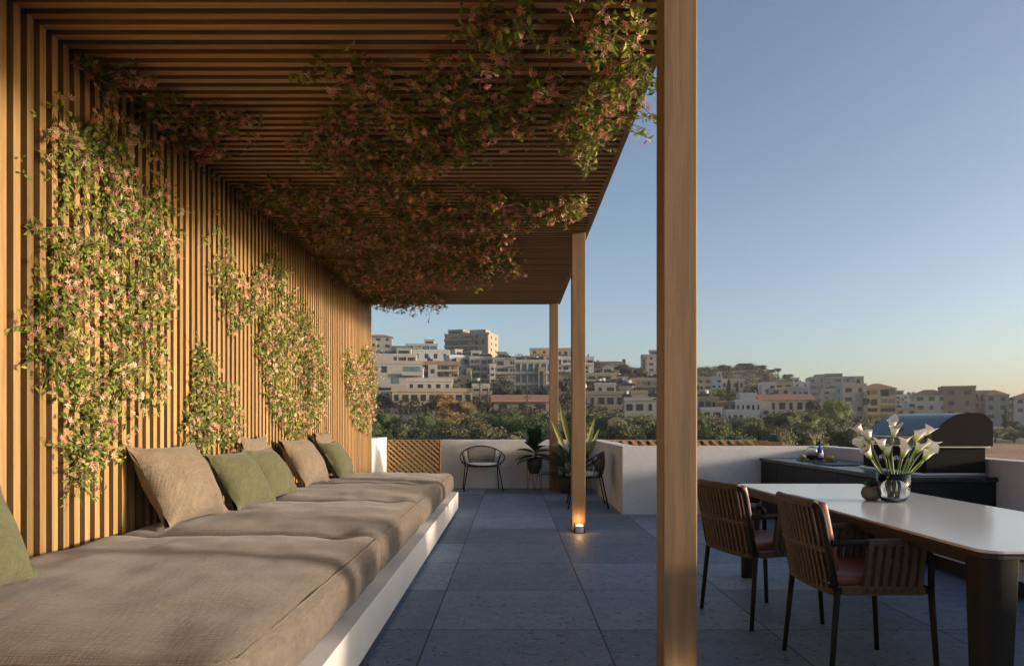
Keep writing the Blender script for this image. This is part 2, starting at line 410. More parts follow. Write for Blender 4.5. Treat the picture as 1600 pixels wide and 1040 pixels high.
b = MB(); b.bbox((XR,-1.5,ZC), (XR+.045,YEND+.03,ZC+SD+.14), .004); b.bbox((XW-SD-.02,YEND+.001,ZC), (XR-.001,YEND+.03,ZC+SD+.14), .004); pb(b, 'edge_beam', M['oak_y'])
for y in (3.11, 7.84, 12.47):
    b = MB(); b.bbox((XR-.15,y,0), (XR,y+.15,ZC-.001), .006); pb(b, 'post', M['oak_z'])

# long seat base
b = MB(); b.bbox((XW+.002,.3,.035), (-.735,8.9,.255), .004); b.bbox((XW+.002,8.905,.035), (-.735,9.72,.255), .004)
bench = empty('built_in_bench', (-1.6,5,0), 'long low white built-in bench base along the slatted wall', 'bench')
o = b.build('bench_base', M['white'], bench, (1.6,-5,0))
b = MB(); b.box((XW+.05,.35,0), (-.80,9.66,.035)); b.build('recessed_plinth', M['black'], bench, (1.6,-5,0))

def mattress(y0, y1, label, seed):
    x0, x1, z0, z1 = XW+.02, -.80, .255, .515
    nx, ny, nz = 44, 48, 10; R = .085
    bm = bmesh.new()
    pos = {}
    def put(i, j, k):
        key = (i,j,k)
        if key in pos: return pos[key]
        u, v, w = i/nx, j/ny, k/nz
        # rounded box: pull the corners in
        p = Vector((x0+(x1-x0)*u, y0+(y1-y0)*v, z0+(z1-z0)*w))
        r = Vector((R, R*.8, .07))
        lo = Vector((x0,y0,z0))+r; hi = Vector((x1,y1,z1))-r
        q = Vector([min(max(p[a],lo[a]),hi[a]) for a in range(3)]); d = p-q
        dd = Vector([d[a]/r[a] for a in range(3)])
        if dd.length > 1e-6:
            m = max(abs(t) for t in dd); dd = dd.normalized()*m
            p = q+Vector([dd[a]*r[a] for a in range(3)])
        e = (1-abs(2*u-1)**2.6)*(1-abs(2*v-1)**2.6)
        if w > .5:
            p.z += .035*max(0,e)*(w-.5)*2
            p.z += .013*noise.noise(Vector((p.x*3.2, p.y*3.2, seed)))*(w-.5)*2 + .005*noise.noise(Vector((p.x*9, p.y*5, seed+3)))*(w-.5)*2
            cd = min(u,1-u)*(x1-x0); ce = min(v,1-v)*(y1-y0)
            p.z -= .018*math.exp(-((cd-.28)/.10)**2)*math.exp(-((ce-.10)/.16)**2)
        if u > .5: p.x += .028*math.sin(PI*w)*(u-.5)*2*(1-abs(2*v-1)**4) + .007*noise.noise(Vector((p.y*5, p.z*14, seed)))*(u-.5)*2
        if v < .5: p.y -= .02*math.sin(PI*w)*(.5-v)*2
        else: p.y += .02*math.sin(PI*w)*(v-.5)*2
        pos[key] = bm.verts.new(p); return pos[key]
    for (A, B, C, nA, nB, nC) in (('i','j','k',nx,ny,nz),('i','k','j',nx,nz,ny),('j','k','i',ny,nz,nx)):
        for cv in (0, nC):
            for a in range(nA):
                for b_ in range(nB):
                    q = []
                    for (da, db) in ((0,0),(1,0),(1,1),(0,1)):
                        dct = {A:a+da, B:b_+db, C:cv}; q.append(put(dct['i'],dct['j'],dct['k']))
                    try: bm.faces.new(q)
                    except ValueError: pass
    mb = MB(); mb.frombm(bm, None, True)
    cx, cy = (x0+x1)/2, (y0+y1)/2
    mb.v = [(a-cx,b-cy,c-z0) for a,b,c in mb.v]
    root = mb.build('seat_cushion', M['cushion'], None, (cx,cy,z0)); tag(root, label, 'cushion', 'long seat cushions on the bench')
    # sewn ridge along the top edge
    pts = []
    zt = z1-.022
    xa, xb, ya, yb = x0+.03, x1-.022, y0+.02, y1-.02
    def seg(p, q, n):
        for i in range(n):
            t = i/n; x = p[0]+(q[0]-p[0])*t; y = p[1]+(q[1]-p[1])*t
            pts.append((x-cx+.003*noise.noise(Vector((x*9,y*9,seed))), y-cy+.003*noise.noise(Vector((y*9,x*9,seed))), zt-z0+.004*noise.noise(Vector((x*7,y*7,seed)))))
    r = .05
    seg((xa+r,ya),(xb-r,ya),40); seg((xb-r,ya),(xb,ya+r),4); seg((xb,ya+r),(xb,yb-r),60); seg((xb,yb-r),(xb-r,yb),4); seg((xb-r,yb),(xa+r,yb),40); seg((xa+r,yb),(xa,yb-r),4); seg((xa,yb-r),(xa,ya+r),60); seg((xa,ya+r),(xa+r,ya),4)
    s = MB(); s.tube(pts, .0055, 6, True); s.build('seam', M['cushion'], root)
    return root
mattress(.25, 1.97, 'taupe linen seat cushion just out of frame at the near end of the bench', 9)
mattress(2.05, 4.36, 'taupe linen seat cushion nearest the camera, beside the lone green pillow', 1)
mattress(4.37, 6.22, 'taupe linen seat cushion in front of the big brown pillow', 2)
mattress(6.23, 8.0, 'taupe linen seat cushion second from the far end of the bench', 3)
mattress(8.01, 9.68, 'taupe linen seat cushion at the far end beside the lattice', 4)

def pillow(y, wdt, hgt, xb, mat, label, thick=.25, lean=.42, rz=0.0, seed=0, zb=.535, roll=0):
    n = 26; mb = MB(); vs = []; fs = []
    for side in (1, -1):
        o = len(vs)
        for j in range(n+1):
            for i in range(n+1):
                u, v = 2*i/n-1, 2*j/n-1
                pin = 1-.13*(1-abs(v)**2.4)*abs(u)**3; piv = 1-.13*(1-abs(u)**2.4)*abs(v)**3
                a = wdt/2*u*pin; b_ = hgt/2*v*piv
                t = (max(0,(1-u*u))**.55)*(max(0,(1-v*v))**.55)
                t = thick/2*t*(1+.12*noise.noise(Vector((u*2,v*2,seed))))
                t += .006*noise.noise(Vector((u*4,v*4,seed+side)))*(1-max(abs(u),abs(v))**4)
                cr = max(0,(abs(u)+abs(v)-1.25)/.75)
                t += .02*cr*math.sin(6*(u-v)+seed)
                vs.append((side*t, a, b_))
        for j in range(n):
            for i in range(n):
                q = (o+j*(n+1)+i, o+j*(n+1)+i+1, o+(j+1)*(n+1)+i+1, o+(j+1)*(n+1)+i); fs.append(q if side > 0 else q[::-1])
    R = Matrix.Rotation(rz,4,'Z') @ Matrix.Rotation(-lean,4,'Y') @ Matrix.Rotation(roll,4,'X')
    mb.add([R @ Vector(v) + Vector((0,0,hgt/2*math.cos(lean))) for v in vs], fs, .5, True)
    bm = bmesh.new()
    root = mb.build('pillow', mat, None, (xb - math.sin(lean)*hgt/2, y, zb-.01)); tag(root, label, 'pillow', 'pillows along the slat wall')
    me = root.data; bm.free(); bm = bmesh.new(); bm.from_mesh(me); bmesh.ops.remove_doubles(bm, verts=bm.verts, dist=.0005); bm.to_mesh(me); bm.free()
    return root
B_, G_ = M['brownp'], M['greenp']
pillow(2.66, .72, .50, -2.0, G_, 'green pillow standing alone at the left edge nearest the camera', seed=1, zb=.545, lean=.42, thick=.22)
pillow(4.88, .78, .60, -2.13, B_, 'big brown pillow left of the two green pillows', seed=2, rz=-.10, lean=.5, thick=.29)
pillow(5.66, .70, .52, -2.02, G_, 'green pillow directly beside the big brown pillow', seed=3, rz=-.08, lean=.55)
pillow(6.42, .68, .52, -2.05, G_, 'second green pillow of the touching pair, farther from the camera', seed=4, rz=-.05, lean=.55)
pillow(6.62, .68, .58, -2.28, B_, 'brown pillow half hidden behind the pair of green pillows', seed=5, lean=.25, thick=.2)
pillow(7.72, .78, .58, -2.10, B_, 'brown pillow between the green pair and the farthest green pillow', seed=6, rz=-.08, lean=.52, thick=.29)
pillow(8.98, .68, .58, -2.27, B_, 'brown pillow mostly hidden behind the farthest green pillow', seed=7, lean=.25, thick=.2)
pillow(8.78, .72, .52, -2.03, G_, 'farthest green pillow at the end of the row', seed=8, rz=-.05, lean=.55)

# ------------------------------------------------------------------ low walls
HP = .888
b = MB(); b.bbox((-1.30,13.0,0), (1.447,13.2,HP), .006); tag(b.build('low_wall', M['concrete']), 'low concrete wall behind the round-backed chair and fig plant', 'wall')
L = MB(); L.prism([(1.45,9.31),(4.28,9.31),(4.28,9.51),(1.65,9.51),(1.65,13.2),(1.45,13.2)], 2, 0, HP+.002)
tag(L.build('low_wall', M['concrete']), 'low pale concrete wall with a corner beside the second wire chair', 'wall')
b = MB(); b.bbox((4.08,-1.5,0), (4.28,9.308,HP), .006); tag(b.build('low_wall', M['concrete']), 'low concrete wall running behind the grill and dining table', 'wall')
b = MB(); b.bbox((-2.75,YEND+.06,0), (-2.50,14.2,.91), .006); tag(b.build('low_wall', M['white']), 'short white wall end between slatted wall and lattice panel', 'wall')

def clip(poly, axis, val, keep_less):
    out = []
    for i in range(len(poly)):
        a, b = poly[i], poly[(i+1)%len(poly)]
        ia = (a[axis] <= val) == keep_less; ib = (b[axis] <= val) == keep_less
        if ia: out.append(a)
        if ia != ib:
            t = (val-a[axis])/(b[axis]-a[axis]); out.append((a[0]+(b[0]-a[0])*t, a[1]+(b[1]-a[1])*t))
    return out
def lattice(W_, Hh, loc, rz, label, ang=.72, pitch=.076, sw=.040):
    root = empty('lattice_panel', loc, label, 'lattice', None, rz)
    for layer, sg in ((0,1),(1,-1)):
        mb = MB(); d = Vector((math.cos(ang), -sg*math.sin(ang))); nrm = Vector((-d.y, d.x))
        cx = Vector((W_/2, Hh/2)); R = math.hypot(W_, Hh)
        k = -int(R/pitch)
        while k*pitch < R:
            c0 = cx+nrm*(k*pitch)
            poly = [tuple(c0-d*R-nrm*sw*(.5-.14*layer)), tuple(c0+d*R-nrm*sw*(.5-.14*layer)), tuple(c0+d*R+nrm*sw*(.5-.14*layer)), tuple(c0-d*R+nrm*sw*(.5-.14*layer))]
            for ax, va, ke in ((0,.012,False),(0,W_-.012,True),(1,.012,False),(1,Hh-.012,True)):
                if len(poly) >= 3: poly = clip(poly, ax, va, ke)
            if len(poly) >= 3: mb.prism(poly, 1, layer*.018, layer*.018+.015)
            k += 1
        mb.build('slat_layer', M['lattice'], root)
    mb = MB()
    for a, b in (((0,-.004,0),(.012,.038,Hh)),((W_-.012,-.004,0),(W_,.038,Hh)),((.012,-.004,Hh-.012),(W_-.012,.038,Hh)),((.012,-.004,0),(W_-.012,.038,.012))): mb.box(a,b)
    mb.build('frame', M['lattice'], root)
    return root
lattice(1.06, .862, (-2.48,14.15,0), 0, 'wooden lattice panel between the white wall end and concrete wall')
lattice(2.85, .885, (1.68,13.15,0), 0, 'long wooden lattice screen showing above the pale corner wall', ang=.85, pitch=.125, sw=.06)
lattice(1.25, .87, (4.55,11.86,0), PI/2, 'short wooden lattice screen turning the corner toward the grill', ang=.7, pitch=.07, sw=.036)

# ------------------------------------------------------------------ low lamps at the posts
def floor_lamp(loc, label, pw=.85):
    r = empty('floor_lamp', loc, label, 'lamp')
    m = MB(); m.lathe([(0,0),(.043,0),(.046,.004),(.046,.072),(.043,.076),(.036,.076),(.036,.066),(0,.066)], n=28); m.build('lamp_body', M['lampbody'], r)
    m = MB(); m.lathe([(0,.0775),(.034,.0775),(.034,.083),(0,.085)], n=24); m.build('diffuser', M['flame'], r)
    for sx in (-1,1):
        m = MB(); m.bbox((sx*.0555-.004,-.012,0), (sx*.0555+.004,.012,.105), .002); m.build('bracket', M['black'], r)
    ld = bpy.data.lights.new('lamp_light', 'POINT'); ld.energy = pw; ld.color = (1,.55,.22); ld.shadow_soft_size = .025
    lo = bpy.data.objects.new('lamp_light', ld); COL.objects.link(lo); lo.parent = r; lo.location = (0,-.015,.125)
    return r
floor_lamp((.737,7.765,0), 'small lit cylinder lamp at the foot of the middle post')
floor_lamp((.737,3.035,0), 'small lit cylinder lamp at the foot of the nearest post, just out of frame', .05)

# ------------------------------------------------------------------ wire lounge chairs
def ringpt(th, k=1.0):
    f = ((1-math.cos(th))/2)
    return Vector((.375*math.sin(th)*k*(1+.06*math.sin(th)**2), (-.27*math.cos(th)-.02)*k, .445+.335*(f**1.25)))
def wire_chair(loc, rz, label):
    r = empty('wire_armchair', loc, label, 'chair', 'wire armchairs', rz)
    N = 56; m = MB(); m.tube([ringpt(2*PI*i/N) for i in range(N)], .011, 8, True); m.build('rim', M['black'], r)
    def seatpt(th, k=1.0): return Vector((.285*math.sin(th)*k, -.235*math.cos(th)*k-.02, .43))
    m = MB(); m.tube([seatpt(2*PI*i/40) for i in range(40)], .009, 8, True); m.build('seat_frame', M['black'], r)
    for sx in (-1,1):
        m = MB(); m.tube([(sx*.27,-.19,.44),(sx*.285,-.205,.36),(sx*.345,-.27,0)], .0105, 8); lg = m.build('leg', M['black'], r); m = MB(); m.tube([(sx*.345,-.27,-.001),(sx*.345,-.27,.012)], .017, 10); m.build('foot_pad', M['black'], lg)
        m = MB(); p = ringpt(sx*2.0); m.tube([p,(sx*.29,.2,.44),(sx*.325,.29,0)], .0105, 8); lg = m.build('leg', M['black'], r); m = MB(); m.tube([(sx*.325,.29,-.001),(sx*.325,.29,.012)], .017, 10); m.build('foot_pad', M['black'], lg)
        for th, ts in ((1.55,1.5),(2.15,2.0),(2.45,2.45)):
            m = MB(); m.tube([ringpt(sx*th), (ringpt(sx*th)+seatpt(sx*ts))/2+Vector((sx*.015,.0,-.02)), seatpt(sx*ts)], .0065, 6); m.build('side_rod', M['black'], r)
    m = MB(); nu, nv = 30, 15                       # open woven back of thin cords
    def bk(u, t):
        th = PI-.78+1.56*u; p = ringpt(th, .985).lerp(seatpt(PI-.85+1.7*u), t); p.y += .03*math.sin(PI*t); return p
    for i in range(nu+1): m.tube([bk(i/nu, j/8) for j in range(9)], .0038, 5, False, False)
    for j in range(1, nv): m.tube([bk(i/16, j/nv)+Vector((0,.004,0)) for i in range(17)], .0036, 5, False, False)
    m.build('back_mesh', M['mesh'], r)
    m = MB(); vs = []; fs = []
    prof = [(0,.484),(.6,.488),(.88,.482),(1.0,.462),(.97,.442),(0,.436)]
    n = 36
    for k, z in prof:
        for i in range(n):
            th = 2*PI*i/n; vs.append((.275*math.sin(th)*k, -.225*math.cos(th)*k-.02, z+.02*(math.sin(th)**2)*k*k*(.5-.5*math.cos(th)*0)))
    for j in range(len(prof)-1):
        for i in range(n): fs.append((j*n+i,j*n+(i+1)%n,(j+1)*n+(i+1)%n,(j+1)*n+i))
    m.add(vs, fs, .5, True); m.build('seat_pad', M['padwhite'], r)
    return r
wire_chair((-.53,12.66,0), .13, 'black wire armchair with pale pad against the low back wall')
wire_chair((1.07,10.22,0), -PI/2-.05, 'black wire armchair behind the middle post, facing the bench')

# ------------------------------------------------------------------ potted plants
def leaf_blade(mb, base, dirv, up, L, Wd, curl=.2, tint=.5, n=5, shape=1.0):
    d = Vector(dirv).normalized(); s = d.cross(Vector(up)); 
    if s.length < 1e-4: s = d.orthogonal()
    s.normalize(); u = s.cross(d).normalized()
    vs = []; fs = []
    for i in range(n+1):
        t = i/n; wv = Wd*(math.sin(PI*min(1,(t**.8)*.97+.03))**shape)/2
        c = Vector(base)+d*(L*t)-u*(curl*L*t*t)
        vs += [c-s*wv+u*wv*.35, c, c+s*wv+u*wv*.35]
    for i in range(n):
        a = i*3; fs += [(a,a+1,a+4,a+3),(a+1,a+2,a+5,a+4)]
    mb.add(vs, fs, tint, True)
def fig_plant():
    p = Vector((.40,12.62,0))
    r = empty('potted_fig', p, 'dark potted fiddle-leaf plant on a thin wire stand by the back wall', 'plant')
    m = MB()
    for k in range(3):
        a = 2*PI*k/3+.5; tx, ty = .125*math.cos(a), .125*math.sin(a)
        for da in (-.35,.35):
            m.tube([(.135*math.cos(a+da*1.6),.135*math.sin(a+da*1.6),.42),(.14*math.cos(a),.14*math.sin(a),0)], .004, 6)
    m.tube([(.137*math.cos(2*PI*i/24),.137*math.sin(2*PI*i/24),.42) for i in range(24)], .004, 6, True); m.build('wire_stand', M['black'], r)
    m = MB(); m.lathe([(0,.29),(.06,.295),(.095,.32),(.11,.37),(.128,.43),(.135,.55),(.125,.55),(.122,.52),(0,.52)], n=28); pt_ = m.build('pot', M['pot'], r)
    m = MB(); m.lathe([(0,.522),(.121,.522)], n=20); m.build('soil', M['soil'], pt_)
    m = MB(); m.tube([(0,0,.52),(.01,0,.65),(.0,.0,.95)], [.013,.011,.006], 8); m.tube([(.01,0,.56),(.06,-.02,.68),(.1,-.02,.8)], [.01,.008,.005], 8); m.build('stem', M['bark'], r)
    lf = MB(); R = random.Random(5)
    spec = [(-155,.62,.30,-.1),(-170,.66,.32,.0),(175,.72,.28,.4),(-20,.62,.32,.05),(-35,.68,.34,-.05),(10,.72,.3,.3),(35,.85,.3,.7),(-60,.75,.26,.5),(-110,.78,.28,.6),(120,.8,.3,.8),(80,.85,.28,.9),(-80,.88,.30,1.2),(150,.9,.3,1.0),(-10,.82,.28,.8),(60,.92,.3,1.3),(-130,.92,.28,1.1)]
    for a, z, L, el in spec:
        a = math.radians(a+R.uniform(-12,12)); d = Vector((math.cos(a)*math.cos(el), math.sin(a)*math.cos(el)*.7, math.sin(el)))
        leaf_blade(lf, (.02*math.cos(a),.02*math.sin(a),z-.06), d, (0,0,1), L*1.12, L*.82, .25, R.random(), 8, .6)
    lf.build('leaves', M['figleaf'], r)
fig_plant()
def fern_plant():
    r = empty('potted_fern', (.93,12.2,0), 'dark fern in a black floor pot beside the far post', 'plant')
    m = MB(); m.lathe([(0,0),(.10,0),(.125,.02),(.14,.27),(.13,.275),(.125,.24),(0,.24)], n=26); pt_ = m.build('pot', M['pot'], r)
    m = MB(); m.lathe([(0,.245),(.124,.245)], n=18); m.build('soil', M['soil'], pt_)
    lf = MB(); R = random.Random(9)
    for k in range(26):
        a = 2*PI*k/26+R.uniform(-.15,.15); el = R.uniform(.35,1.25); L = R.uniform(.38,.62); pts = []
        for i in range(10):
            t = i/9; rr = L*math.cos(el)*t+.10*t*t; z = .24+L*math.sin(el)*t-.34*L*t*t*(1.5-.6*math.sin(el)); pts.append(Vector((rr*math.cos(a), rr*math.sin(a)*.8, z)))
        for i in range(1,10):
            d = (pts[i]-pts[i-1]).normalized(); sd = d.cross(Vector((0,0,1))).normalized()
            for sg in (-1,1):
                leaf_blade(lf, pts[i], sd*sg+d*.6, (0,0,1), .085*(1.1-.7*i/9), .026, .3, R.random(), 2)
        lf.tube(pts, .0025, 4, False, False, .3)
    lf.build('fronds', M['fern'], r)
fern_plant()
def strelitzia():
    r = empty('bird_of_paradise', (1.13,12.25,0), 'tall potted plant with upright yellow-edged leaves behind the middle post', 'plant')
    m = MB(); m.lathe([(0,0),(.13,0),(.15,.02),(.17,.33),(.16,.335),(.155,.3),(0,.3)], n=26); pt_ = m.build('pot', M['pot'], r)
    m = MB(); m.lathe([(0,.305),(.154,.305)], n=18); m.build('soil', M['soil'], pt_)
    lf = MB(); st = MB(); R = random.Random(4)
    # (x offset, y offset, tip height, lean x, tint, width)
    for tx, ty, z0, L, Wd, tint in ((-.20,.0,.85,.75,.085,.75),(-.30,-.05,.75,.55,.08,.95),(-.12,.1,.7,.55,.12,.1),(.02,.0,.8,.62,.10,.5),(.20,.05,.66,.66,.08,.95),
                                (.26,.1,.6,.55,.07,.9),(.1,.12,.74,.5,.11,.2),(-.22,.05,.5,.38,.16,.05),(.12,.14,.5,.34,.15,.05),(-.08,-.1,.42,.4,.16,.05),(.1,.12,.9,.5,.09,.6),(-.3,.1,.42,.36,.14,.1)):
        base = Vector((tx*.5,ty*.5,.30)); mid = Vector((tx*.75,ty*.8,z0)); d = Vector((tx*.75,ty*.6,L*.9))
        st.tube([Vector((tx*.12,ty*.1,.3)), base.lerp(mid,.5), mid], [.012,.009,.006], 6)
        leaf_blade(lf, mid, d, (ty*.3,-1,.3), L, Wd, .06, tint, 8, .8)
    lf.build('leaves', M['strel'], r); st.build('leaf_stalks', M['callastem'], r)
strelitzia()

# ------------------------------------------------------------------ dining table
TX0, TX1, TY0, TY1, TZ = 1.77, 2.76, 2.66, 5.6, .72
tb = empty('dining_table', ((TX0+TX1)/2,(TY0+TY1)/2,0), 'long dining table with glossy white top and dark metal legs', 'table')
def rrect(x0,x1,y0,y1,r,n=6):
    out = []
    for cx, cy, a0 in ((x1-r,y1-r,0),(x0+r,y1-r,PI/2),(x0+r,y0+r,PI),(x1-r,y0+r,1.5*PI)):
        for i in range(n+1): a = a0+PI/2*i/n; out.append((cx+r*math.cos(a), cy+r*math.sin(a)))
    return out
hx, hy = (TX1-TX0)/2, (TY1-TY0)/2
m = MB(); m.prism(rrect(-hx,hx,-hy,hy,.07), 2, TZ-.012, TZ); o = m.build('tabletop', M['top'], tb)
bv = o.modifiers.new('bev','BEVEL'); bv.width = .002; bv.segments = 2
m = MB(); m.prism(rrect(-hx+.012,hx-.012,-hy+.012,hy-.012,.065), 2, TZ-.034, TZ-.0125); m.build('top_edge', M['tableunder'], tb)
m = MB()
for a, b in (((-hx+.03,-hy+.15,TZ-.075),(-hx+.05,hy-.15,TZ-.035)),((hx-.05,-hy+.15,TZ-.075),(hx-.03,hy-.15,TZ-.035)),((-hx+.15,-hy+.03,TZ-.075),(hx-.15,-hy+.05,TZ-.035)),((-hx+.15,hy-.05,TZ-.075),(hx-.15,hy-.03,TZ-.035))): m.box(a,b)
m.build('apron', M['tableunder'], tb)
for sx in (-1,1):
    for sy in (-1,1):
        m = MB(); rings = []
        for z, wd in ((TZ-.0345,.13),(.4,.115),(0,.095)):
            pl = rrect(-wd,0,-wd,0,.012,3); x = sx*(hx-.014); y = sy*(hy-.014)
            # round the outer corner generously
            pl = []
            R_ = .06
            for (cx,cy,a0,rr) in ((-R_,-R_,0,R_),(-wd+.008,-.008,PI/2,.008),(-wd+.008,-wd+.008,PI,.008),(-.008,-wd+.008,1.5*PI,.008)):
                for i in range(5): a = a0+PI/2*i/4; pl.append((x+sx*(cx+rr*math.cos(a)), y+sy*(cy+rr*math.sin(a)), z))
            rings.append(pl)
        n = len(rings[0]); vs = [p for rg in rings for p in rg]; fs = [tuple(range(n)), tuple(range(3*n-1,2*n-1,-1))]
        for j in range(2):
            for i in range(n): fs.append((j*n+i,j*n+(i+1)%n,(j+1)*n+(i+1)%n,(j+1)*n+i))
        m.add(vs, fs, .5, True); lo_ = m.build('leg', M['bronze'], tb); es = lo_.modifiers.new('edge','EDGE_SPLIT'); es.split_angle = .7

# dining armchairs: local +x is the front
def dining_chair(loc, rz, label):
    r = empty('dining_chair', loc, label, 'chair', 'woven dining armchairs', rz)
    BK, hw = M['bronze'], .25
    def backx(z): return -.20-.075*max(0,(z-.43)/.40)
    for sy in (-1,1):
        m = MB(); m.tube([(-.195,sy*.245,.44),(-.235,sy*.262,0)], [.0155,.012], 8); m.build('leg', BK, r)
        m = MB(); m.tube([(.235,sy*.25,.44),(.26,sy*.262,0)], [.0155,.012], 8); m.build('leg', BK, r)
        pts = [(-.225,sy*.247,.648),(-.1,sy*.252,.652),(.15,sy*.252,.652)]+[(.15+.085*math.sin(a),sy*.252,.567+.085*math.cos(a)) for a in (.4,.8,1.2,1.57)]+[(.236,sy*.25,.44)]
        m = MB(); m.tube(pts, .0145, 8); m.build('armrest', BK, r)
        # side straps
        m = MB()
        for k in range(7):
            x = -.045+k*.041
            top = Vector((x,sy*.254,.668)); bot = Vector((x-.03,sy*.256,.425)); wd = .0105
            for off in (.012,-.012):
                m.box((0,0,0),(1,1,1), Matrix(((wd*2,0,top.x-bot.x,bot.x-wd),(0,.004,0,bot.y+sy*off-.002),(0,0,top.z-bot.z,bot.z),(0,0,0,1))))
        m.tube([(-.06,sy*.252,.652),(.16,sy*.252,.652)], .018, 8)
        m.build('arm_straps', M['strap'], r)
    # back frame: inverted U
    def bp(y, z): return Vector((backx(z)-.028*(1-(y/hw)**2), y, z))
    pts = [bp(-.245,.43), bp(-.247,.6), bp(-.247,.77)]+[bp(-.247+.05*(1-math.cos(a)), .77+.05*math.sin(a)) for a in (.5,1.0,1.57)]
    top = [bp(-.19+.38*i/8,.822) for i in range(1,8)]
    mir = [Vector((p.x,-p.y,p.z)) for p in reversed(pts)]
    m = MB(); m.tube(pts+top+mir, .0145, 8); m.build('back_frame', BK, r)
    m = MB(); m.tube([bp(-.205+.41*i/12,.824) for i in range(13)], .021, 8)
    for k in range(12):
        y = -.205+.41*k/11
        for off in (.012,-.012):
            P = [bp(y+.012*(1-j/4), .818-(.818-.415)*j/4) for j in range(5)]
            vs = []; fs = []
            for p in P:
                for dy, dx in ((-.0115,-.002),(.0115,-.002),(.0115,.002),(-.0115,.002)): vs.append((p.x+dx+off, p.y+dy, p.z))
            for j in range(4):
                for q in range(4): fs.append((j*4+q,j*4+(q+1)%4,(j+1)*4+(q+1)%4,(j+1)*4+q))
            fs += [(3,2,1,0),(16,17,18,19)]; m.add(vs, fs)
    for z in (.615,.422): m.tube([bp(-.235+.47*i/12,z)+Vector((-.002,0,0)) for i in range(13)], .017, 6)
    m.build('back_straps', M['strap'], r)
    m = MB()
    m.tube([(-.2,-.245,.432),(.235,-.25,.432),(.235,.25,.432),(-.2,.245,.432)], .015, 8, True)
    m.build('seat_frame', BK, r)
    for sy in (-1,1): m = MB(); m.bbox((-.18,sy*.25-.02,.414),(.2,sy*.25+.02,.452), .006); m.build('seat_wrap', M['strap'], r)
    m = MB(); m.bbox((-.19,-.225,.435),(.235,.225,.505), .026); o = m.build('seat_cushion', M['leather'], r); sm(o)
    m = MB(); Mx = Matrix.Translation((-.185,0,.505)) @ Matrix.Rotation(-.19,4,'Y'); m.bbox((-.03,-.215,0),(.03,.215,.335), .022, Mx); o = m.build('back_cushion', M['leather'], r); sm(o)
    return r
def sm(o):
    for p in o.data.polygons: p.use_smooth = True
    s = o.modifiers.new('sub','SUBSURF'); s.levels = 2; s.render_levels = 2
dining_chair((1.68,3.5,0), .02, 'woven dining armchair nearest the camera, in front of the vase')
dining_chair((1.53,4.42,0), .30, 'woven dining armchair half behind the nearest post')

# vase, callas, succulent
VX, VY = 2.325, 4.33
vz = TZ+.001
v = MB(); v.lathe([(0,.0),(.05,0),(.07,.008),(.086,.04),(.092,.08),(.093,.172),(.0895,.172),(.0885,.08),(.082,.042),(.066,.016),(.04,.011),(0,.011)], n=40)
vo = v.build('glass_vase', M['glass'], None, (VX,VY,vz)); tag(vo, 'clear round glass vase holding white calla lilies on the table', 'vase')
fl = [(130,245,-.9,'upper far left',.02),(220,300,-.6,'left, just inside the outermost upper one',-.03),(140,385,-.8,'far left at middle height',.05),(235,400,-.4,'left, small and half hidden behind others',.06),(215,465,-.7,'lowest on the left',-.05),
      (350,380,-.3,'left of centre, opening sideways',-.04),(405,440,-.1,'left of centre, lower bud below another bloom',-.01),(455,190,-.05,'top centre, tallest at the back',.06),(475,255,.05,'top centre, in front of the tallest bloom',-.04),
      (565,365,.2,'right of centre, upper of two stacked blooms',.0),(570,450,.25,'right of centre, lower of two stacked blooms',-.05),(700,305,.5,'upper right, wide open',-.02),(800,255,.9,'upper far right, tilted outward',.03),
      (715,415,.5,'right, large and cupped at middle height',-.05),(815,385,.9,'far right with a ragged open rim',.02),(785,490,.8,'lowest on the right',-.04),(820,460,.95,'far right, tucked behind the lowest right bloom',.05)]
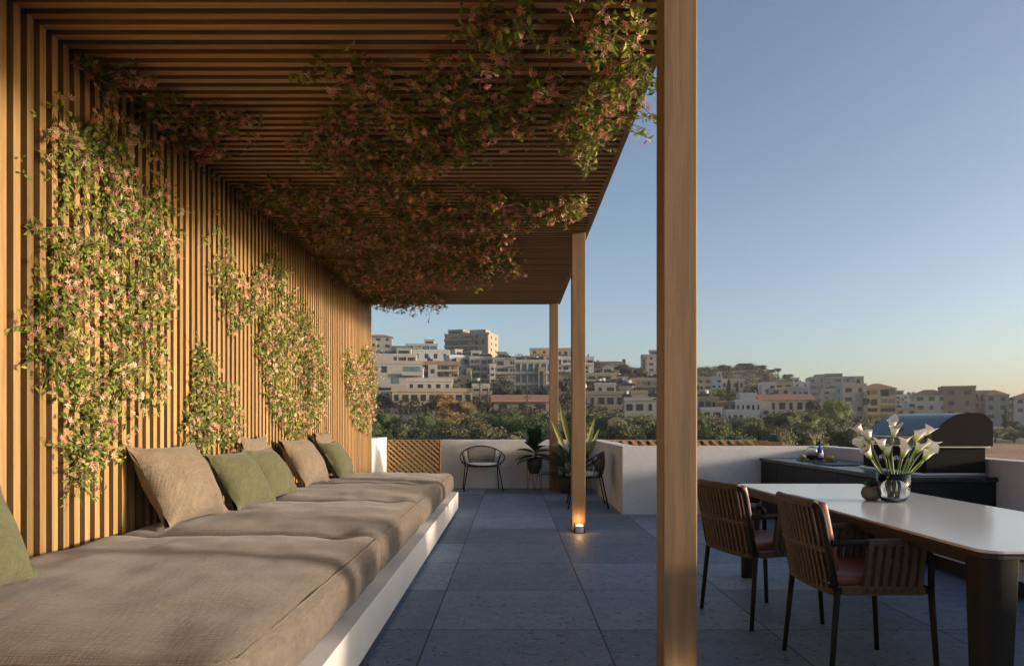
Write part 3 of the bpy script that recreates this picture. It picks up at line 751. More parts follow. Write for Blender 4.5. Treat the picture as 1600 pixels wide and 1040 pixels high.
for i, (zx, zy, out, lab, dd) in enumerate(fl):
    D = VY+dd; tip = at(1320+zx/6.12, 630+zy/6.12, D)-Vector((VX,VY,vz))
    R = random.Random(i); ang = 2*PI*i/len(fl)*5
    root = empty('calla_lily', (VX,VY,vz), 'white calla lily, '+lab+' of the bouquet', 'flower', 'calla lilies in the vase')
    basep = Vector((.03*math.cos(ang), .03*math.sin(ang), .02)); neck = Vector((tip.x*.42, tip.y*.5, .19))
    hd = Vector((out*.9, R.uniform(-.4,.2), 1.0)).normalized()
    fb = tip-hd*.045
    pts = []
    for k in range(13):
        t = k/12; p = basep*(1-t)**3+neck*3*t*(1-t)**2*1.0+(fb-hd*.10)*3*t*t*(1-t)+fb*t**3; pts.append(p)
    s = MB(); s.tube(pts, .0048, 7); s.build('stem', M['callastem'], root)
    # spathe: funnel with a flared lip drawn to a point on one side
    q = hd.to_track_quat('Z','Y').to_matrix().to_4x4(); q = Matrix.Translation(fb) @ q @ Matrix.Rotation(R.uniform(0,6.28) if i%3 else -1.57,4,'Z')
    vs = []; fs = []; tt = []; n = 20; nr = 9
    for j in range(nr+1):
        t = j/nr
        for k in range(n):
            a = 2*PI*k/n; tipf = max(0,math.cos(a))**3
            rr = .006+.023*t**.75+.006*max(0,t-.7)/.3*(1+.2*math.sin(3*a+i)); zz = .082*t*(1-.15*(1-tipf)*t)+.018*tipf*t**3
            if t > .75: zz -= .03*(t-.75)**1.2*(1-.8*tipf)
            vs.append(q @ Vector((rr*math.cos(a)*(1+.2*tipf*t), rr*math.sin(a), zz))); tt.append(min(1,t*1.15+R.uniform(-.03,.03)))
    for j in range(nr):
        for k in range(n): fs.append((j*n+k,j*n+(k+1)%n,(j+1)*n+(k+1)%n,(j+1)*n+k))
    f = MB(); f.add(vs, fs, tt, True); f.build('bloom', M['calla'], root)
    sp = MB(); sp.tube([q @ Vector((0,0,.01)), q @ Vector((.002,0,.065))], [.004,.0035], 6); sp.build('spadix', M['lemon'], root)
sx_, sy_ = 2.225, 4.40
pt = MB(); pt.lathe([(0,0),(.03,0),(.052,.018),(.059,.045),(.052,.072),(.036,.085),(.03,.085),(.03,.075),(0,.075)], n=30)
sr = empty('succulent_pot', (sx_,sy_,vz), 'small round stone pot with green succulent beside the vase', 'plant'); pt.build('pot', M['stonepot'], sr)
lf = MB(); R = random.Random(2)
for k in range(46):
    t = k/46; a = k*2.399; el = .15+1.2*t; L = .055*(1-.35*t)
    leaf_blade(lf, (.008*math.cos(a),.008*math.sin(a),.082+.012*t), (math.cos(a)*math.cos(el),math.sin(a)*math.cos(el),math.sin(el)), (0,0,1), L, .02, -.15, R.random(), 3)
lf.build('rosette', M['succ'], sr)

# ------------------------------------------------------------------ outdoor kitchen
KX0, KX1, KY0, KY1, KZ = 3.24, 4.075, 5.95, 9.30, .742
kr = empty('outdoor_kitchen', (3.65,7.6,0), 'black outdoor kitchen counter with dark cabinets along the low wall', 'kitchen')
def kb(mb, name, mat): return mb.build(name, mat, kr, (-3.65,-7.6,0))
m = MB(); m.box((KX0+.03,KY0+.03,.10),(KX1,KY1-.005,KZ-.042)); kb(m,'cabinet_body',M['cab'])
m = MB(); m.box((KX0+.09,KY0+.09,0),(KX1,KY1-.006,.098)); kb(m,'plinth',M['black'])
m = MB(); m.bbox((KX0,KY0,KZ-.04),(KX1,KY1,KZ), .004); kb(m,'countertop',M['granite'])
nd = 6
for k in range(nd):
    y0 = KY0+.04+(KY1-KY0-.06)*k/nd; y1 = KY0+.04+(KY1-KY0-.06)*(k+1)/nd
    m = MB(); m.bbox((KX0+.012,y0+.003,.105),(KX0+.029,y1-.003,KZ-.05), .002); kb(m,'cabinet_door',M['cab'])
m = MB(); m.box((3.36,7.50,KZ+.002),(3.86,7.95,KZ+.010)); m.box((3.38,7.52,KZ+.0105),(3.84,7.93,KZ+.012)); kb(m,'hob',M['black'])
# grill
gr = empty('barbecue_grill', (3.78,6.6,KZ), 'large dark barbecue grill with rounded hood on the black counter', 'grill')
GY0, GY1 = 6.05, 7.15
def gb(mb, name, mat, par=None):
    return mb.build(name, mat, par or gr, None if par else (-3.78,-6.6,-KZ))
m = MB(); m.bbox((3.53,GY0+.01,KZ+.03),(4.04,GY1-.01,.985), .006); fb_ = gb(m,'firebox',M['matte'])
m = MB(); m.bbox((3.50,GY0-.01,KZ+.002),(4.03,GY1+.01,KZ+.028), .004); gb(m,'base_tray',M['steel'])
prof = [(3.575,1.0),(3.575,1.10),(3.588,1.122),(3.61,1.145),(3.645,1.176),(3.68,1.205),(3.715,1.232),(3.75,1.254),(3.785,1.269),(3.82,1.278),(3.87,1.283),(3.97,1.283),(4.015,1.278),(4.05,1.25),(4.092,1.205),(4.092,1.0)]
m = MB(); m.prism(prof, 1, GY0, GY1); hd_ = o = gb(m,'hood',M['hood']); bv = o.modifiers.new('b','BEVEL'); bv.width = .004; bv.segments = 2; bv.limit_method = 'ANGLE'
for ya, yb in ((GY0-.006,GY0-.001),(GY1+.001,GY1+.006)):
    m = MB(); m.prism(prof, 1, ya, yb); gb(m,'end_panel',M['matte'],hd_)
m = MB(); m.bbox((3.535,GY0-.010,.986),(4.06,GY1+.004,.998), .002); gb(m,'trim_strip',M['steel'])
m = MB(); m.tube([(3.53,GY0+.12,1.07),(3.53,GY1-.12,1.07)], .012, 10)
for y in (GY0+.16,GY1-.16): m.tube([(3.53,y,1.07),(3.58,y,1.07)], .008, 8)
gb(m,'handle',M['steel'],hd_)
for k in range(4):
    y = GY0+.18+k*.245; m = MB()
    m.tube([(3.528,y,.87),(3.50,y,.87)], .032, 20); m.tube([(3.50,y,.87),(3.48,y,.87)], .024, 20); gb(m,'knob',M['steel'],fb_)
m = MB(); m.lathe([(0,0),(.035,0),(.035,.006),(0,.008)], n=20)
m.v = [tuple((Matrix.Translation((3.60,6.62,1.145)) @ Matrix.Rotation(-.95,4,'Y')) @ Vector(p)) for p in m.v]; gb(m,'thermometer',M['steel'],hd_)
# tray with bottles
ty, tx, tz = 8.45, 3.62, KZ+.001
tr = MB(); tr.bbox((tx-.16,ty-.2,tz),(tx+.16,ty+.2,tz+.014), .004); tag(tr.build('serving_board', M['tray']), 'dark wooden serving board on the black counter', 'board')
g = MB(); g.lathe([(0,0),(.05,0),(.062,.01),(.064,.12),(.05,.15),(.028,.16),(.024,.16),(.046,.147),(.06,.118),(.058,.013),(0,.006)], n=28)
jr = empty('glass_jar', (tx-.06,ty-.02,tz+.0145), 'clear glass jar standing on the serving board', 'jar'); g.build('jar_glass', M['glass'], jr)
g = MB(); g.lathe([(0,.007),(.056,.014),(.057,.05),(0,.06)], n=20); g.build('jar_contents', M['stonepot'], jr)
br = empty('bottle', (tx+.04,ty+.0,tz+.0145), 'dark bottle with blue stopper and white label on the board', 'bottle')
g = MB(); g.lathe([(0,0),(.036,0),(.04,.008),(.04,.11),(.03,.135),(.013,.15),(.013,.19),(0,.19)], n=22); g.build('bottle_body', M['bluecap'], br)
g = MB(); g.lathe([(.041,.03),(.0415,.031),(.0415,.085),(.041,.086)], n=22); g.build('bottle_label', M['labelw'], br)
g = MB(); g.lathe([(0,.19),(.02,.19),(.022,.2),(.012,.215),(.008,.235),(0,.24)], n=16); g.build('stopper', M['bronze'], br)
for k, (dx, dy, lb) in enumerate(((-.12,.11,'lemon at the left end of the serving board'),(.10,-.08,'lemon lying in front of the blue bottle'),(.115,-.14,'lemon at the near end of the serving board'))):
    g = MB(); g.lathe([(0,-.04),(.008,-.037),(.022,-.026),(.03,0),(.022,.026),(.008,.037),(0,.04)], n=16)
    g.v = [tuple(Matrix.Rotation(PI/2,3,'Y') @ Matrix.Rotation(k*.7,3,'X') @ Vector(p)) for p in g.v]
    tag(g.build('lemon', M['lemon'], None, (tx+dx,ty+dy,tz+.0145+.03)), 'yellow '+lb, 'lemon', 'lemons on the serving board')
# low bench on the right
rb = empty('concrete_bench', (3.75,4,0), 'low pale concrete bench with a dark recessed base behind the table', 'bench')
m = MB(); m.bbox((3.42,-1,.13),(4.075,5.9,.44), .006); m.build('bench_slab', M['concrete'], rb, (-3.75,-4,0))
m = MB(); m.box((3.50,-1,0),(4.07,5.88,.129)); m.build('recessed_base', M['black'], rb, (-3.75,-4,0))

# ------------------------------------------------------------------ climbing vines
def wall_pt(px, py):
    D = -XW*F/(800-px); return (D, EYE+(660-py)*D/F)           # (Y, z)
def ceil_pt(px, py):
    D = (ZC-EYE)*F/(660-py); return ((px-800)*D/F, D)          # (X, Y)
def inside(p, poly):
    x, y = p; c = False; j = len(poly)-1
    for i in range(len(poly)):
        xi, yi = poly[i]; xj, yj = poly[j]
        if (yi > y) != (yj > y) and x < (xj-xi)*(y-yi)/(yj-yi)+xi: c = not c
        j = i
    return c
def flower_cluster(mb, c, nrm, R, size):
    for _ in range(R.randint(2,4)):
        cc = c+Vector((R.gauss(0,1),R.gauss(0,1),R.gauss(0,1)))*size*.45
        ax = (nrm+Vector((R.gauss(0,.6),R.gauss(0,.6),R.gauss(0,.6)))).normalized(); s = ax.orthogonal().normalized(); u = ax.cross(s)
        base = R.random()*.8; n = R.randint(6,8); ph = R.uniform(0,6.28)
        for k in range(n):
            a = ph+2*PI*k/n; d = (s*math.cos(a)+u*math.sin(a)+ax*R.uniform(.15,.7)).normalized(); t = d.cross(ax).normalized(); L = size*R.uniform(.55,.9)
            w0 = size*.10
            mb.add([cc, cc+d*L*.55+t*w0, cc+d*L+ax*(-.15*L), cc+d*L*.55-t*w0], [(0,1,2,3)], min(1,base+R.uniform(0,.25)))
def vine(name_label, plane, polys, dens, fdens, seed, group, leaf=.05, depth=.09, fsize=.042, stray=40):
    R = random.Random(seed); lf = MB(); fl_ = MB(); st = MB(); lf.raw = fl_.raw = True
    for poly_px, dk in polys:
        poly = [(wall_pt if plane == 'wall' else ceil_pt)(*p) for p in poly_px]
        xs = [p[0] for p in poly]; yv = [p[1] for p in poly]
        area = abs(sum(poly[i-1][0]*poly[i][1]-poly[i][0]*poly[i-1][1] for i in range(len(poly))))/2
        def P(a, b, d):
            return Vector((XW+d, a, b)) if plane == 'wall' else Vector((a, b, ZC-d))
        nrm = Vector((1,0,0)) if plane == 'wall' else Vector((0,0,-1))
        N = int(area*dens*dk); made = 0; tries = 0; nodes = []
        while made < N and tries < N*30:
            tries += 1
            a, b = R.uniform(min(xs)-.06,max(xs)+.06), R.uniform(min(yv)-.12,max(yv)+.12)
            j = (a+R.gauss(0,.05), b+R.gauss(0,.05))
            if not inside(j, poly): continue
            nz = noise.noise(Vector((a*2.6,b*2.6,seed)))*.6+noise.noise(Vector((a*7,b*7,seed+5)))*.5
            if R.random() > (.60+nz*1.2 if plane == 'wall' else .50+nz*1.7): continue
            made += 1; d = abs(R.gauss(.0,.5))*depth+.008
            if plane != 'wall' and a > .55 and R.random() < .5: d += R.uniform(0,.13)
            c = P(a,b,d); nodes.append(c)
            if plane == 'wall' and a < 3.47: continue
            for _ in range(R.randint(2,4)):
                dv = Vector((R.gauss(0,1),R.gauss(0,1),R.gauss(0,1))); dv -= nrm*dv.dot(nrm)*.6
                if plane == 'wall': dv.z -= .35
                else: dv.z -= .3
                dv.normalize(); L = leaf*R.uniform(.6,1.15)
                upv = (nrm+Vector((R.gauss(0,.45),R.gauss(0,.45),R.gauss(0,.45))))
                leaf_blade(lf, c+dv*.008, dv, upv, L, L*.52, R.uniform(-.1,.4), min(1,max(0,R.gauss(.45,.25))), 2, .9)
            if R.random() < fdens: flower_cluster(fl_, c+nrm*.02, nrm, R, fsize)
        # stems: wander between nearby nodes
        for _ in range(int(len(nodes)*.10)+4):
            p = R.choice(nodes).copy(); pts = [p.copy()]
            for k in range(R.randint(4,9)):
                near = min((R.choice(nodes) for _ in range(12)), key=lambda q: (q-p).length if (q-p).length > .03 else 9)
                if (near-p).length > .35: break
                pts.append(near+Vector((R.gauss(0,.01),R.gauss(0,.01),R.gauss(0,.01)))); p = near
            if len(pts) > 1: st.tube(pts, .0022, 4, False, False)
        for _ in range(stray):                       # loose hanging shoots along the edge
            p = R.choice(nodes).copy(); pts = [p.copy()]; d = Vector((R.gauss(0,1),R.gauss(0,1),R.gauss(0,1))); d -= nrm*d.dot(nrm)*.7; d.normalize()
            for k in range(R.randint(3,6)):
                d = (d+Vector((R.gauss(0,.3),R.gauss(0,.3),R.gauss(0,.3)-.12))).normalized(); p = p+d*.035
                if (plane == 'wall' and p.x < XW+.01): p.x = XW+.012
                if plane != 'wall' and p.z > ZC-.01: p.z = ZC-.012
                pts.append(p.copy())
                dv = (d+Vector((R.gauss(0,.8),R.gauss(0,.8),R.gauss(0,.8)))).normalized(); L = leaf*R.uniform(.6,1)
                leaf_blade(lf, p, dv, nrm, L, L*.5, .2, R.random(), 2, .9)
            st.tube(pts, .0016, 4, False, False)
    c0 = Vector(lf.v[0]); cen = sum((Vector(v) for v in lf.v), Vector())/len(lf.v)
    r = empty('climbing_vine', cen, name_label, 'vine', group)
    for mbx, nm, mt in ((lf,'leaves',M['vleaf']),(fl_,'flowers',M['vflower_pale' if plane == 'wall' else 'vflower']),(st,'stems',M['vstem'])):
        mbx.v = [(a-cen.x,b-cen.y,c-cen.z) for a,b,c in mbx.v]; mbx.build(nm, mt, r)
gw, gc = 'flowering vines on the slat wall', 'flowering vines under the ceiling'
vine('big pink-flowering vine covering the near end of the slatted wall', 'wall',
     [([(28,215),(70,185),(120,178),(165,180),(200,185),(235,225),(262,300),(268,380),(255,470),(245,540),(262,610),(230,635),(200,620),(180,660),(185,700),(140,735),(118,730),(105,690),(85,660),(80,600),(60,560),(40,500),(75,430),(55,380),(75,300),(35,260),(12,225)], 1.0),
      ([(28,560),(45,480),(75,450),(95,500),(80,570),(60,600)], .42),([(95,690),(130,690),(135,745),(110,745)], .5)], 660, .17, 11, gw, .044, .09, .034)
vine('small flowering vine low on the wall above the brown pillow', 'wall', [([(282,640),(300,590),(325,560),(345,600),(365,640),(370,690),(340,712),(300,708),(280,690)], 1.0),([(300,545),(318,545),(325,580),(305,585)], .4)], 720, .19, 12, gw, .043, .09, .034)
vine('tall flowering vine in the middle of the slatted wall', 'wall', [([(385,430),(420,395),(440,420),(455,475),(480,490),(500,540),(508,600),(495,655),(480,680),(450,688),(430,660),(412,620),(400,560),(395,500)], 1.0),
      ([(318,360),(340,340),(350,390),(375,440),(395,470),(390,500),(350,515),(338,470),(325,420)], .6)], 680, .20, 13, gw, .044, .09, .035)
vine('narrow flowering vine at the far end of the slatted wall', 'wall', [([(532,560),(542,545),(552,570),(562,560),(572,540),(581,545),(582,600),(580,650),(570,672),(552,665),(540,625)], 1.0)], 700, .24, 14, gw, .046, .09, .038)
vine('flowering vine in the corner where slatted wall meets ceiling', 'ceil', [([(120,80),(140,70),(165,95),(200,105),(250,105),(280,135),(300,150),(350,165),(400,175),(395,195),(340,205),(345,235),(350,262),(325,268),(290,240),(250,205),(215,180),(185,150),(150,120)], 1.0)], 430, .26, 15, gc, .05, .11)
vine('large flowering vine hanging over the near right part of the ceiling', 'ceil', [([(470,110),(520,85),(540,60),(580,90),(620,100),(680,90),(720,40),(735,-10),(900,-30),(1005,-20),(995,60),(985,110),(960,140),(940,190),(915,225),(890,205),(850,190),(800,215),(760,225),(700,235),(660,260),(600,265),(540,260),(470,230),(440,210),(500,180),(560,150),(500,140)], 1.0),
      ([(960,60),(1010,60),(1025,150),(1015,190),(985,170),(955,140)], .35),([(905,190),(945,190),(940,228),(905,225)], .8)], 560, .24, 16, gc, .054, .13, .040)
vine('wide flowering vine across the middle of the slatted ceiling', 'ceil', [([(375,295),(430,265),(480,285),(560,270),(640,275),(700,285),(760,285),(830,300),(900,285),(925,305),(880,330),(830,345),(790,345),(760,360),(800,365),(815,385),(760,395),(700,385),(640,380),(560,375),(500,385),(460,350),(420,325)], 1.0)], 400, .30, 17, gc, .055, .13)
vine('farthest flowering vine along the end of the slatted ceiling', 'ceil', [([(500,400),(560,390),(640,385),(700,392),(760,395),(820,400),(810,420),(760,432),(690,440),(640,430),(600,440),(560,440),(530,425)], 1.0),([(560,448),(620,440),(660,445),(705,462),(690,473),(620,476),(580,474)], .9)], 260, .34, 18, gc, .06, .15)
# ------------------------------------------------------------------ town
def building(label, px0, px1, yt, yb, D, wall='beige', storeys=3, cols=4, roof='flat', depth=None, rz=0.0, cat='building', style='win', tanks=0, glass='win', name='apartment_building', side=True):
    W_ = (px1-px0)*D/F; Hh = (yb-yt)*D/F; cx = ((px0+px1)/2-800)*D/F; z0 = EYE+(660-yb)*D/F; dp = depth or max(8, W_*.6)
    ang = -math.atan2(cx, D)*.6+rz
    r = empty(name, (cx,D,z0), label, cat, 'town buildings', ang)
    wm = M['w_'+wall]; R = random.Random(int(px0*7+yt))
    hip = roof in ('hip',)
    hb = Hh*(.86 if hip else 1)
    m = MB(); m.box((-W_/2,0,-9),(W_/2,dp,hb)); w_ = m.build('wall', wm, r); rf = r
    if hip:
        e = .5; m = MB(); a = W_/2+e; inset = min(a, dp/2+e)*.95
        vs = [(-a,-e,hb),(a,-e,hb),(a,dp+e,hb),(-a,dp+e,hb),(-a+inset,dp/2,Hh),(a-inset,dp/2,Hh)]
        m.add(vs, [(0,1,5,4),(1,2,5),(2,3,4,5),(3,0,4),(3,2,1,0)]); rf = m.build('roof', M['rooft'], r)
    elif roof == 'tile':
        m = MB(); m.prism([(-.6,hb-.1),(dp/2,hb+W_*.05+.9),(dp+.6,hb-.1)], 0, -W_/2-.5, W_/2+.5); rf = m.build('roof', M['rooft'], r)
    else:
        m = MB(); t = .25
        for a, b in (((-W_/2-.15,-.15,hb),(W_/2+.15,t,hb+.8)),((-W_/2-.15,dp-t,hb),(W_/2+.15,dp,hb+.8)),((-W_/2-.15,t,hb),(-W_/2+t,dp-t,hb+.8)),((W_/2-t,t,hb),(W_/2+.15,dp-t,hb+.8))): m.box(a,b)
        rf = m.build('roof_parapet', wm, r)
        if roof == 'pent':
            m = MB(); x = R.uniform(-.2,.2)*W_; m.box((x-W_*.18,dp*.3,hb),(x+W_*.18,dp*.8,hb+2.6)); m.build('roof_room', wm, rf)
    sh = hb/storeys; cw = W_/cols
    if storeys >= 2 and not hip and px0 < 1425 and R.random() < .75:            # set-back top storey with its own parapet
        a0 = R.choice((-.5,-.2,.05)); m = MB(); x0 = W_*a0+.4; x1 = x0+W_*R.uniform(.3,.45)
        m.box((x0,dp*.25,hb+.002),(x1,dp*.9,hb+2.7)); m.box((x0-.25,dp*.25-.25,hb+2.701),(x1+.25,dp*.9+.25,hb+2.95)); pn = m.build('penthouse', M['w_'+R.choice(('white','pale',wall))], rf)
        m = MB(); m.box((x0+.5,dp*.25-.03,hb+.9),(x1-.5,dp*.25+.02,hb+2.1)); m.build('window', M['win'], pn)
    if storeys >= 2 and px0 < 1425 and R.random() < .8:                          # stair wing standing proud of the front
        xw = W_*R.choice((-.42,-.15,.2,.4)); ww_ = R.uniform(.07,.12)*W_; hw_ = hb*R.uniform(.75,1.08)
        m = MB(); m.box((xw-ww_,-1.7,-9),(xw+ww_,-.002,hw_)); wg = m.build('stair_wing', M['w_'+R.choice(('white','pale','stone','sand',wall))], r)
        m = MB(); m.box((xw-.5,-1.73,hw_*.2),(xw+.5,-1.66,hw_*.85)) if R.random() < .5 else m.box((xw-.6,-1.73,hw_*.6),(xw+.6,-1.66,hw_*.8)); m.build('window', M['win'], wg)
    wv = {}
    for s in range(storeys):
        z = s*sh
        if style == 'balc':
            for c in range(0, cols, 2):
                x0 = -W_/2+c*cw+cw*.12; x1 = min(W_/2-.2, x0+cw*1.75)
                cut = R.choice((.35,.5,.62,1)); xa_ = x0
                for xb_ in ([x0+(x1-x0)*cut, x1] if cut < 1 else [x1]):
                    if R.random() < .86: m = MB(); m.box((xa_+.12,-.03,z+sh*R.choice((.12,.28,.34))),(xb_-.12,.04,z+sh*R.uniform(.78,.88))); m.build('window', M[R.choice((glass,glass,'win','shut'))], r)
                    xa_ = xb_
                if R.random() < .12: continue
                m = MB(); m.box((x0-.2,-1.4,z-.05+sh*.06),(x1+.2,-.001,z+sh*.10)); m.box((x0-.2,-1.4,z+sh*.10),(x1+.2,-1.3,z+sh*.36)); m.build('balcony', wm, r)
        elif style == 'band':
            m = MB(); m.box((-W_/2+.4,-.03,z+sh*.22),(W_/2-.4,.04,z+sh*.86)); m.build('window', M[glass], r)
            m = MB(); m.box((-W_/2-.2,-1.0,z-.12),(W_/2+.2,-.001,z+.12)); m.build('floor_slab', wm, r)
            for c in range(1, cols):
                x = -W_/2+c*cw; m = MB(); m.box((x-.22,-.25,z+.121),(x+.22,-.031,z+sh-.121)); m.build('pier', wm, r)
        else:
            for c in range(cols):
                if R.random() < .1: continue
                x = -W_/2+(c+.5)*cw; ww = min(.9,cw*.3)*R.choice((.6,.8,1,1.15)); 
                m = MB(); m.box((x-ww,-.03,z+sh*.36),(x+ww,.04,z+sh*.80)); m.build('window', M[glass], r)
        if side:
            nsd = max(1, int(dp/5))
            for c in range(nsd):
                y = dp*(c+.5)/nsd; sx = 1 if cx < 0 else -1
                m = MB(); m.box((sx*W_/2-.03,y-.7,z+sh*.36),(sx*W_/2+.03,y+.7,z+sh*.80)); m.build('window', M['win'], r)
    for k in range(tanks):
        x = R.uniform(-.46,.46)*W_; y = R.uniform(.2,.75)*dp; tr_ = R.uniform(.32,.6); tz_ = hb+R.uniform(1.3,2.1)
        m = MB(); m.tube([(x-.8,y,tz_),(x+.8,y,tz_)] if R.random() < .6 else [(x,y,tz_-.7),(x,y,tz_+.6)], tr_, 10)
        for q in (-.5,.5): m.tube([(x+q,y,hb),(x+q,y,tz_-tr_*.8)], .05, 5); m.build('water_tank', M['tank'], rf)
        m = MB(); m.add([(x-1,y-1.9,hb+.35),(x+1,y-1.9,hb+.35),(x+1,y-.5,hb+1.6),(x-1,y-.5,hb+1.6),(x-1,y-1.85,hb+.28),(x+1,y-1.85,hb+.28),(x+1,y-.45,hb+1.53),(x-1,y-.45,hb+1.53)],[(0,1,2,3),(7,6,5,4),(0,4,5,1),(1,5,6,2),(2,6,7,3),(3,7,4,0)]); m.build('solar_panel', M['panel'], rf)
    return r
def house(*a, **k): k.setdefault('name','house'); k.setdefault('cat','house'); return building(*a, **k)
# left slope, back to front
building('grey block with reddish roof at the top left of the hill', 570, 612, 521, 556, 335, 'grey', 3, 3, 'hip', side=False)
house('small orange-tinted house on the skyline between two blocks', 612, 634, 543, 556, 325, 'sand', 1, 3)
building('pale bluish white modern block on the left skyline', 634, 684, 539, 558, 335, 'blue', 2, 4, style='band', glass='wint')
building('large beige apartment block standing highest on the skyline', 692, 766, 523, 562, 312, 'beige', 4, 6, 'pent', style='balc', rz=-.35)
house('low white house with dark windows below the skyline', 645, 702, 549, 566, 290, 'white', 1, 4, tanks=1)
building('pale flat block with roof tanks above the large grey apartments', 578, 650, 556, 584, 235, 'pale', 2, 5, style='band', tanks=3)
building('beige terracotta-topped block right of the grey apartments', 655, 716, 570, 604, 228, 'beige', 3, 5, 'tile', style='balc')
building('white plain building with bare side wall in mid slope', 702, 735, 558, 604, 245, 'white', 3, 2, tanks=1, rz=.3)
building('pale terraced building with white balconies in mid slope', 734, 768, 560, 607, 243, 'pale', 4, 4, style='balc', tanks=2)
building('bright white narrow tower block in mid slope', 765, 774, 572, 600, 236, 'white', 3, 1, depth=12)
building('grey facade with stacked balconies beside the white tower', 775, 806, 562, 608, 240, 'grey', 4, 3, style='balc', tanks=1)
building('beige hip-roofed block with dark loggias on the ridge', 801, 862, 554, 575, 300, 'beige', 2, 6, 'hip', style='balc')
building('modern three-storey glass block with white floor slabs', 804, 864, 566, 618, 205, 'pale', 3, 6, style='band', glass='wint', tanks=1)
building('long white hotel with rows of arched balconies behind the posts', 862, 928, 560, 604, 270, 'white', 4, 8, style='balc')
building('large grey apartment block with balconies at far left', 560, 660, 568, 646, 172, 'grey', 4, 6, 'pent', style='balc', glass='wint', rz=.12)
house('sand-coloured villa with orange parapet and white roof rooms', 613, 738, 612, 634, 150, 'sand', 1, 9, 'flat', depth=10)
house('white roof-storey house standing behind the sand villa', 636, 706, 596, 616, 160, 'pale', 1, 5, 'flat', depth=8)
house('long low shed with terracotta roof above the trees', 771, 860, 627, 646, 132, 'stone', 1, 3, 'tile', depth=9, side=False)
house('low stone wall-like house left of the terracotta shed', 733, 768, 616, 630, 165, 'stone', 1, 2)
# centre
house('row of low red-roofed houses on the ridge beyond the posts', 930, 975, 563, 580, 340, 'beige', 1, 5, 'hip')
building('cream round-topped block with chimneys beside the nearest post', 1003, 1042, 556, 592, 320, 'pale', 4, 4, 'pent')
building('beige apartment block right of the middle post', 912, 963, 586, 616, 222, 'beige', 3, 5, style='balc', tanks=3)
building('plain beige block with small windows right of the balcony block', 958, 980, 592, 614, 220, 'stone', 2, 3, tanks=1)
building('beige two-storey block with dark openings near the nearest post', 985, 1034, 594, 618, 225, 'beige', 2, 6, style='balc', tanks=2)
house('low beige flat-roofed house just above the valley trees', 905, 975, 616, 640, 165, 'stone', 1, 5, tanks=2)
house('square windowless beige house with roof tanks', 968, 988, 608, 632, 170, 'stone', 1, 1, tanks=1)
house('long cream house with strip window above the trees', 976, 1040, 626, 650, 150, 'pale', 1, 4, tanks=2)
# right of the nearest post
building('beige tower block with narrow windows beside the nearest post', 1076, 1112, 592, 630, 220, 'beige', 4, 3, depth=9)
building('bluish white small block on the hillside', 1111, 1128, 592, 608, 260, 'blue', 2, 2)
house('low white hillside house behind the cypress trees', 1128, 1162, 595, 610, 262, 'pale', 1, 4)
house('white gabled house under the wooded headland', 1190, 1212, 600, 612, 255, 'white', 1, 2, 'flat')
house('cream villa with orange pyramid roof tower', 1203, 1235, 604, 630, 196, 'pale', 2, 2, 'hip', depth=8)
house('wide cream villa with red roof in front of its tower', 1190, 1268, 624, 648, 188, 'pale', 1, 6, 'tile', depth=9)
house('dark pergola house with row of roof tanks at the post edge', 1080, 1122, 624, 648, 180, 'stone', 1, 4, tanks=4, style='band')
house('house with low red hip roof beside the tank house', 1118, 1152, 625, 646, 178, 'tan', 1, 3, 'hip', depth=9)
house('small white box house with flat roof', 1157, 1181, 618, 630, 185, 'white', 1, 1)
house('white open-fronted house left of the wide villa', 1150, 1188, 629, 646, 176, 'white', 1, 5)
house('low white outbuilding half buried in the trees', 1136, 1171, 645, 660, 150, 'white', 1, 4, depth=7)
house('flat cream house behind the villa roofs', 1230, 1262, 608, 626, 230, 'pale', 1, 4)
building('wide grey hotel on the far right skyline', 1268, 1346, 590, 622, 430, 'grey', 3, 10, 'pent', style='balc')
building('pale green-grey apartment block behind the bright tree', 1318, 1352, 603, 662, 205, 'pale', 4, 2, 'flat', rz=.1)
building('stepped cream apartment block with wide terraces', 1349, 1398, 598, 662, 212, 'sand', 4, 4, 'hip', style='balc')
house('row of low far houses between the apartment blocks', 1394, 1434, 628, 645, 420, 'grey', 1, 7)
building('pale apartment block with hipped roof left of the tan tower', 1432, 1479, 608, 672, 255, 'pale', 4, 3, 'hip')
building('tan brown tower section among the pale apartment blocks', 1477, 1521, 606, 672, 252, 'tan', 4, 2, 'flat')
building('pale link block with air conditioners right of the tan tower', 1519, 1546, 613, 672, 256, 'pale', 4, 2, 'flat')
building('pale grey end block above the grill hood', 1542, 1574, 608, 672, 250, 'grey', 4, 2, 'hip')
house('beige wall-like building behind the right cypress', 1570, 1592, 628, 660, 320, 'sand', 2, 2)
building('pale apartment block cut by the right edge of the photo', 1589, 1640, 613, 674, 245, 'pale', 4, 3, 'hip')

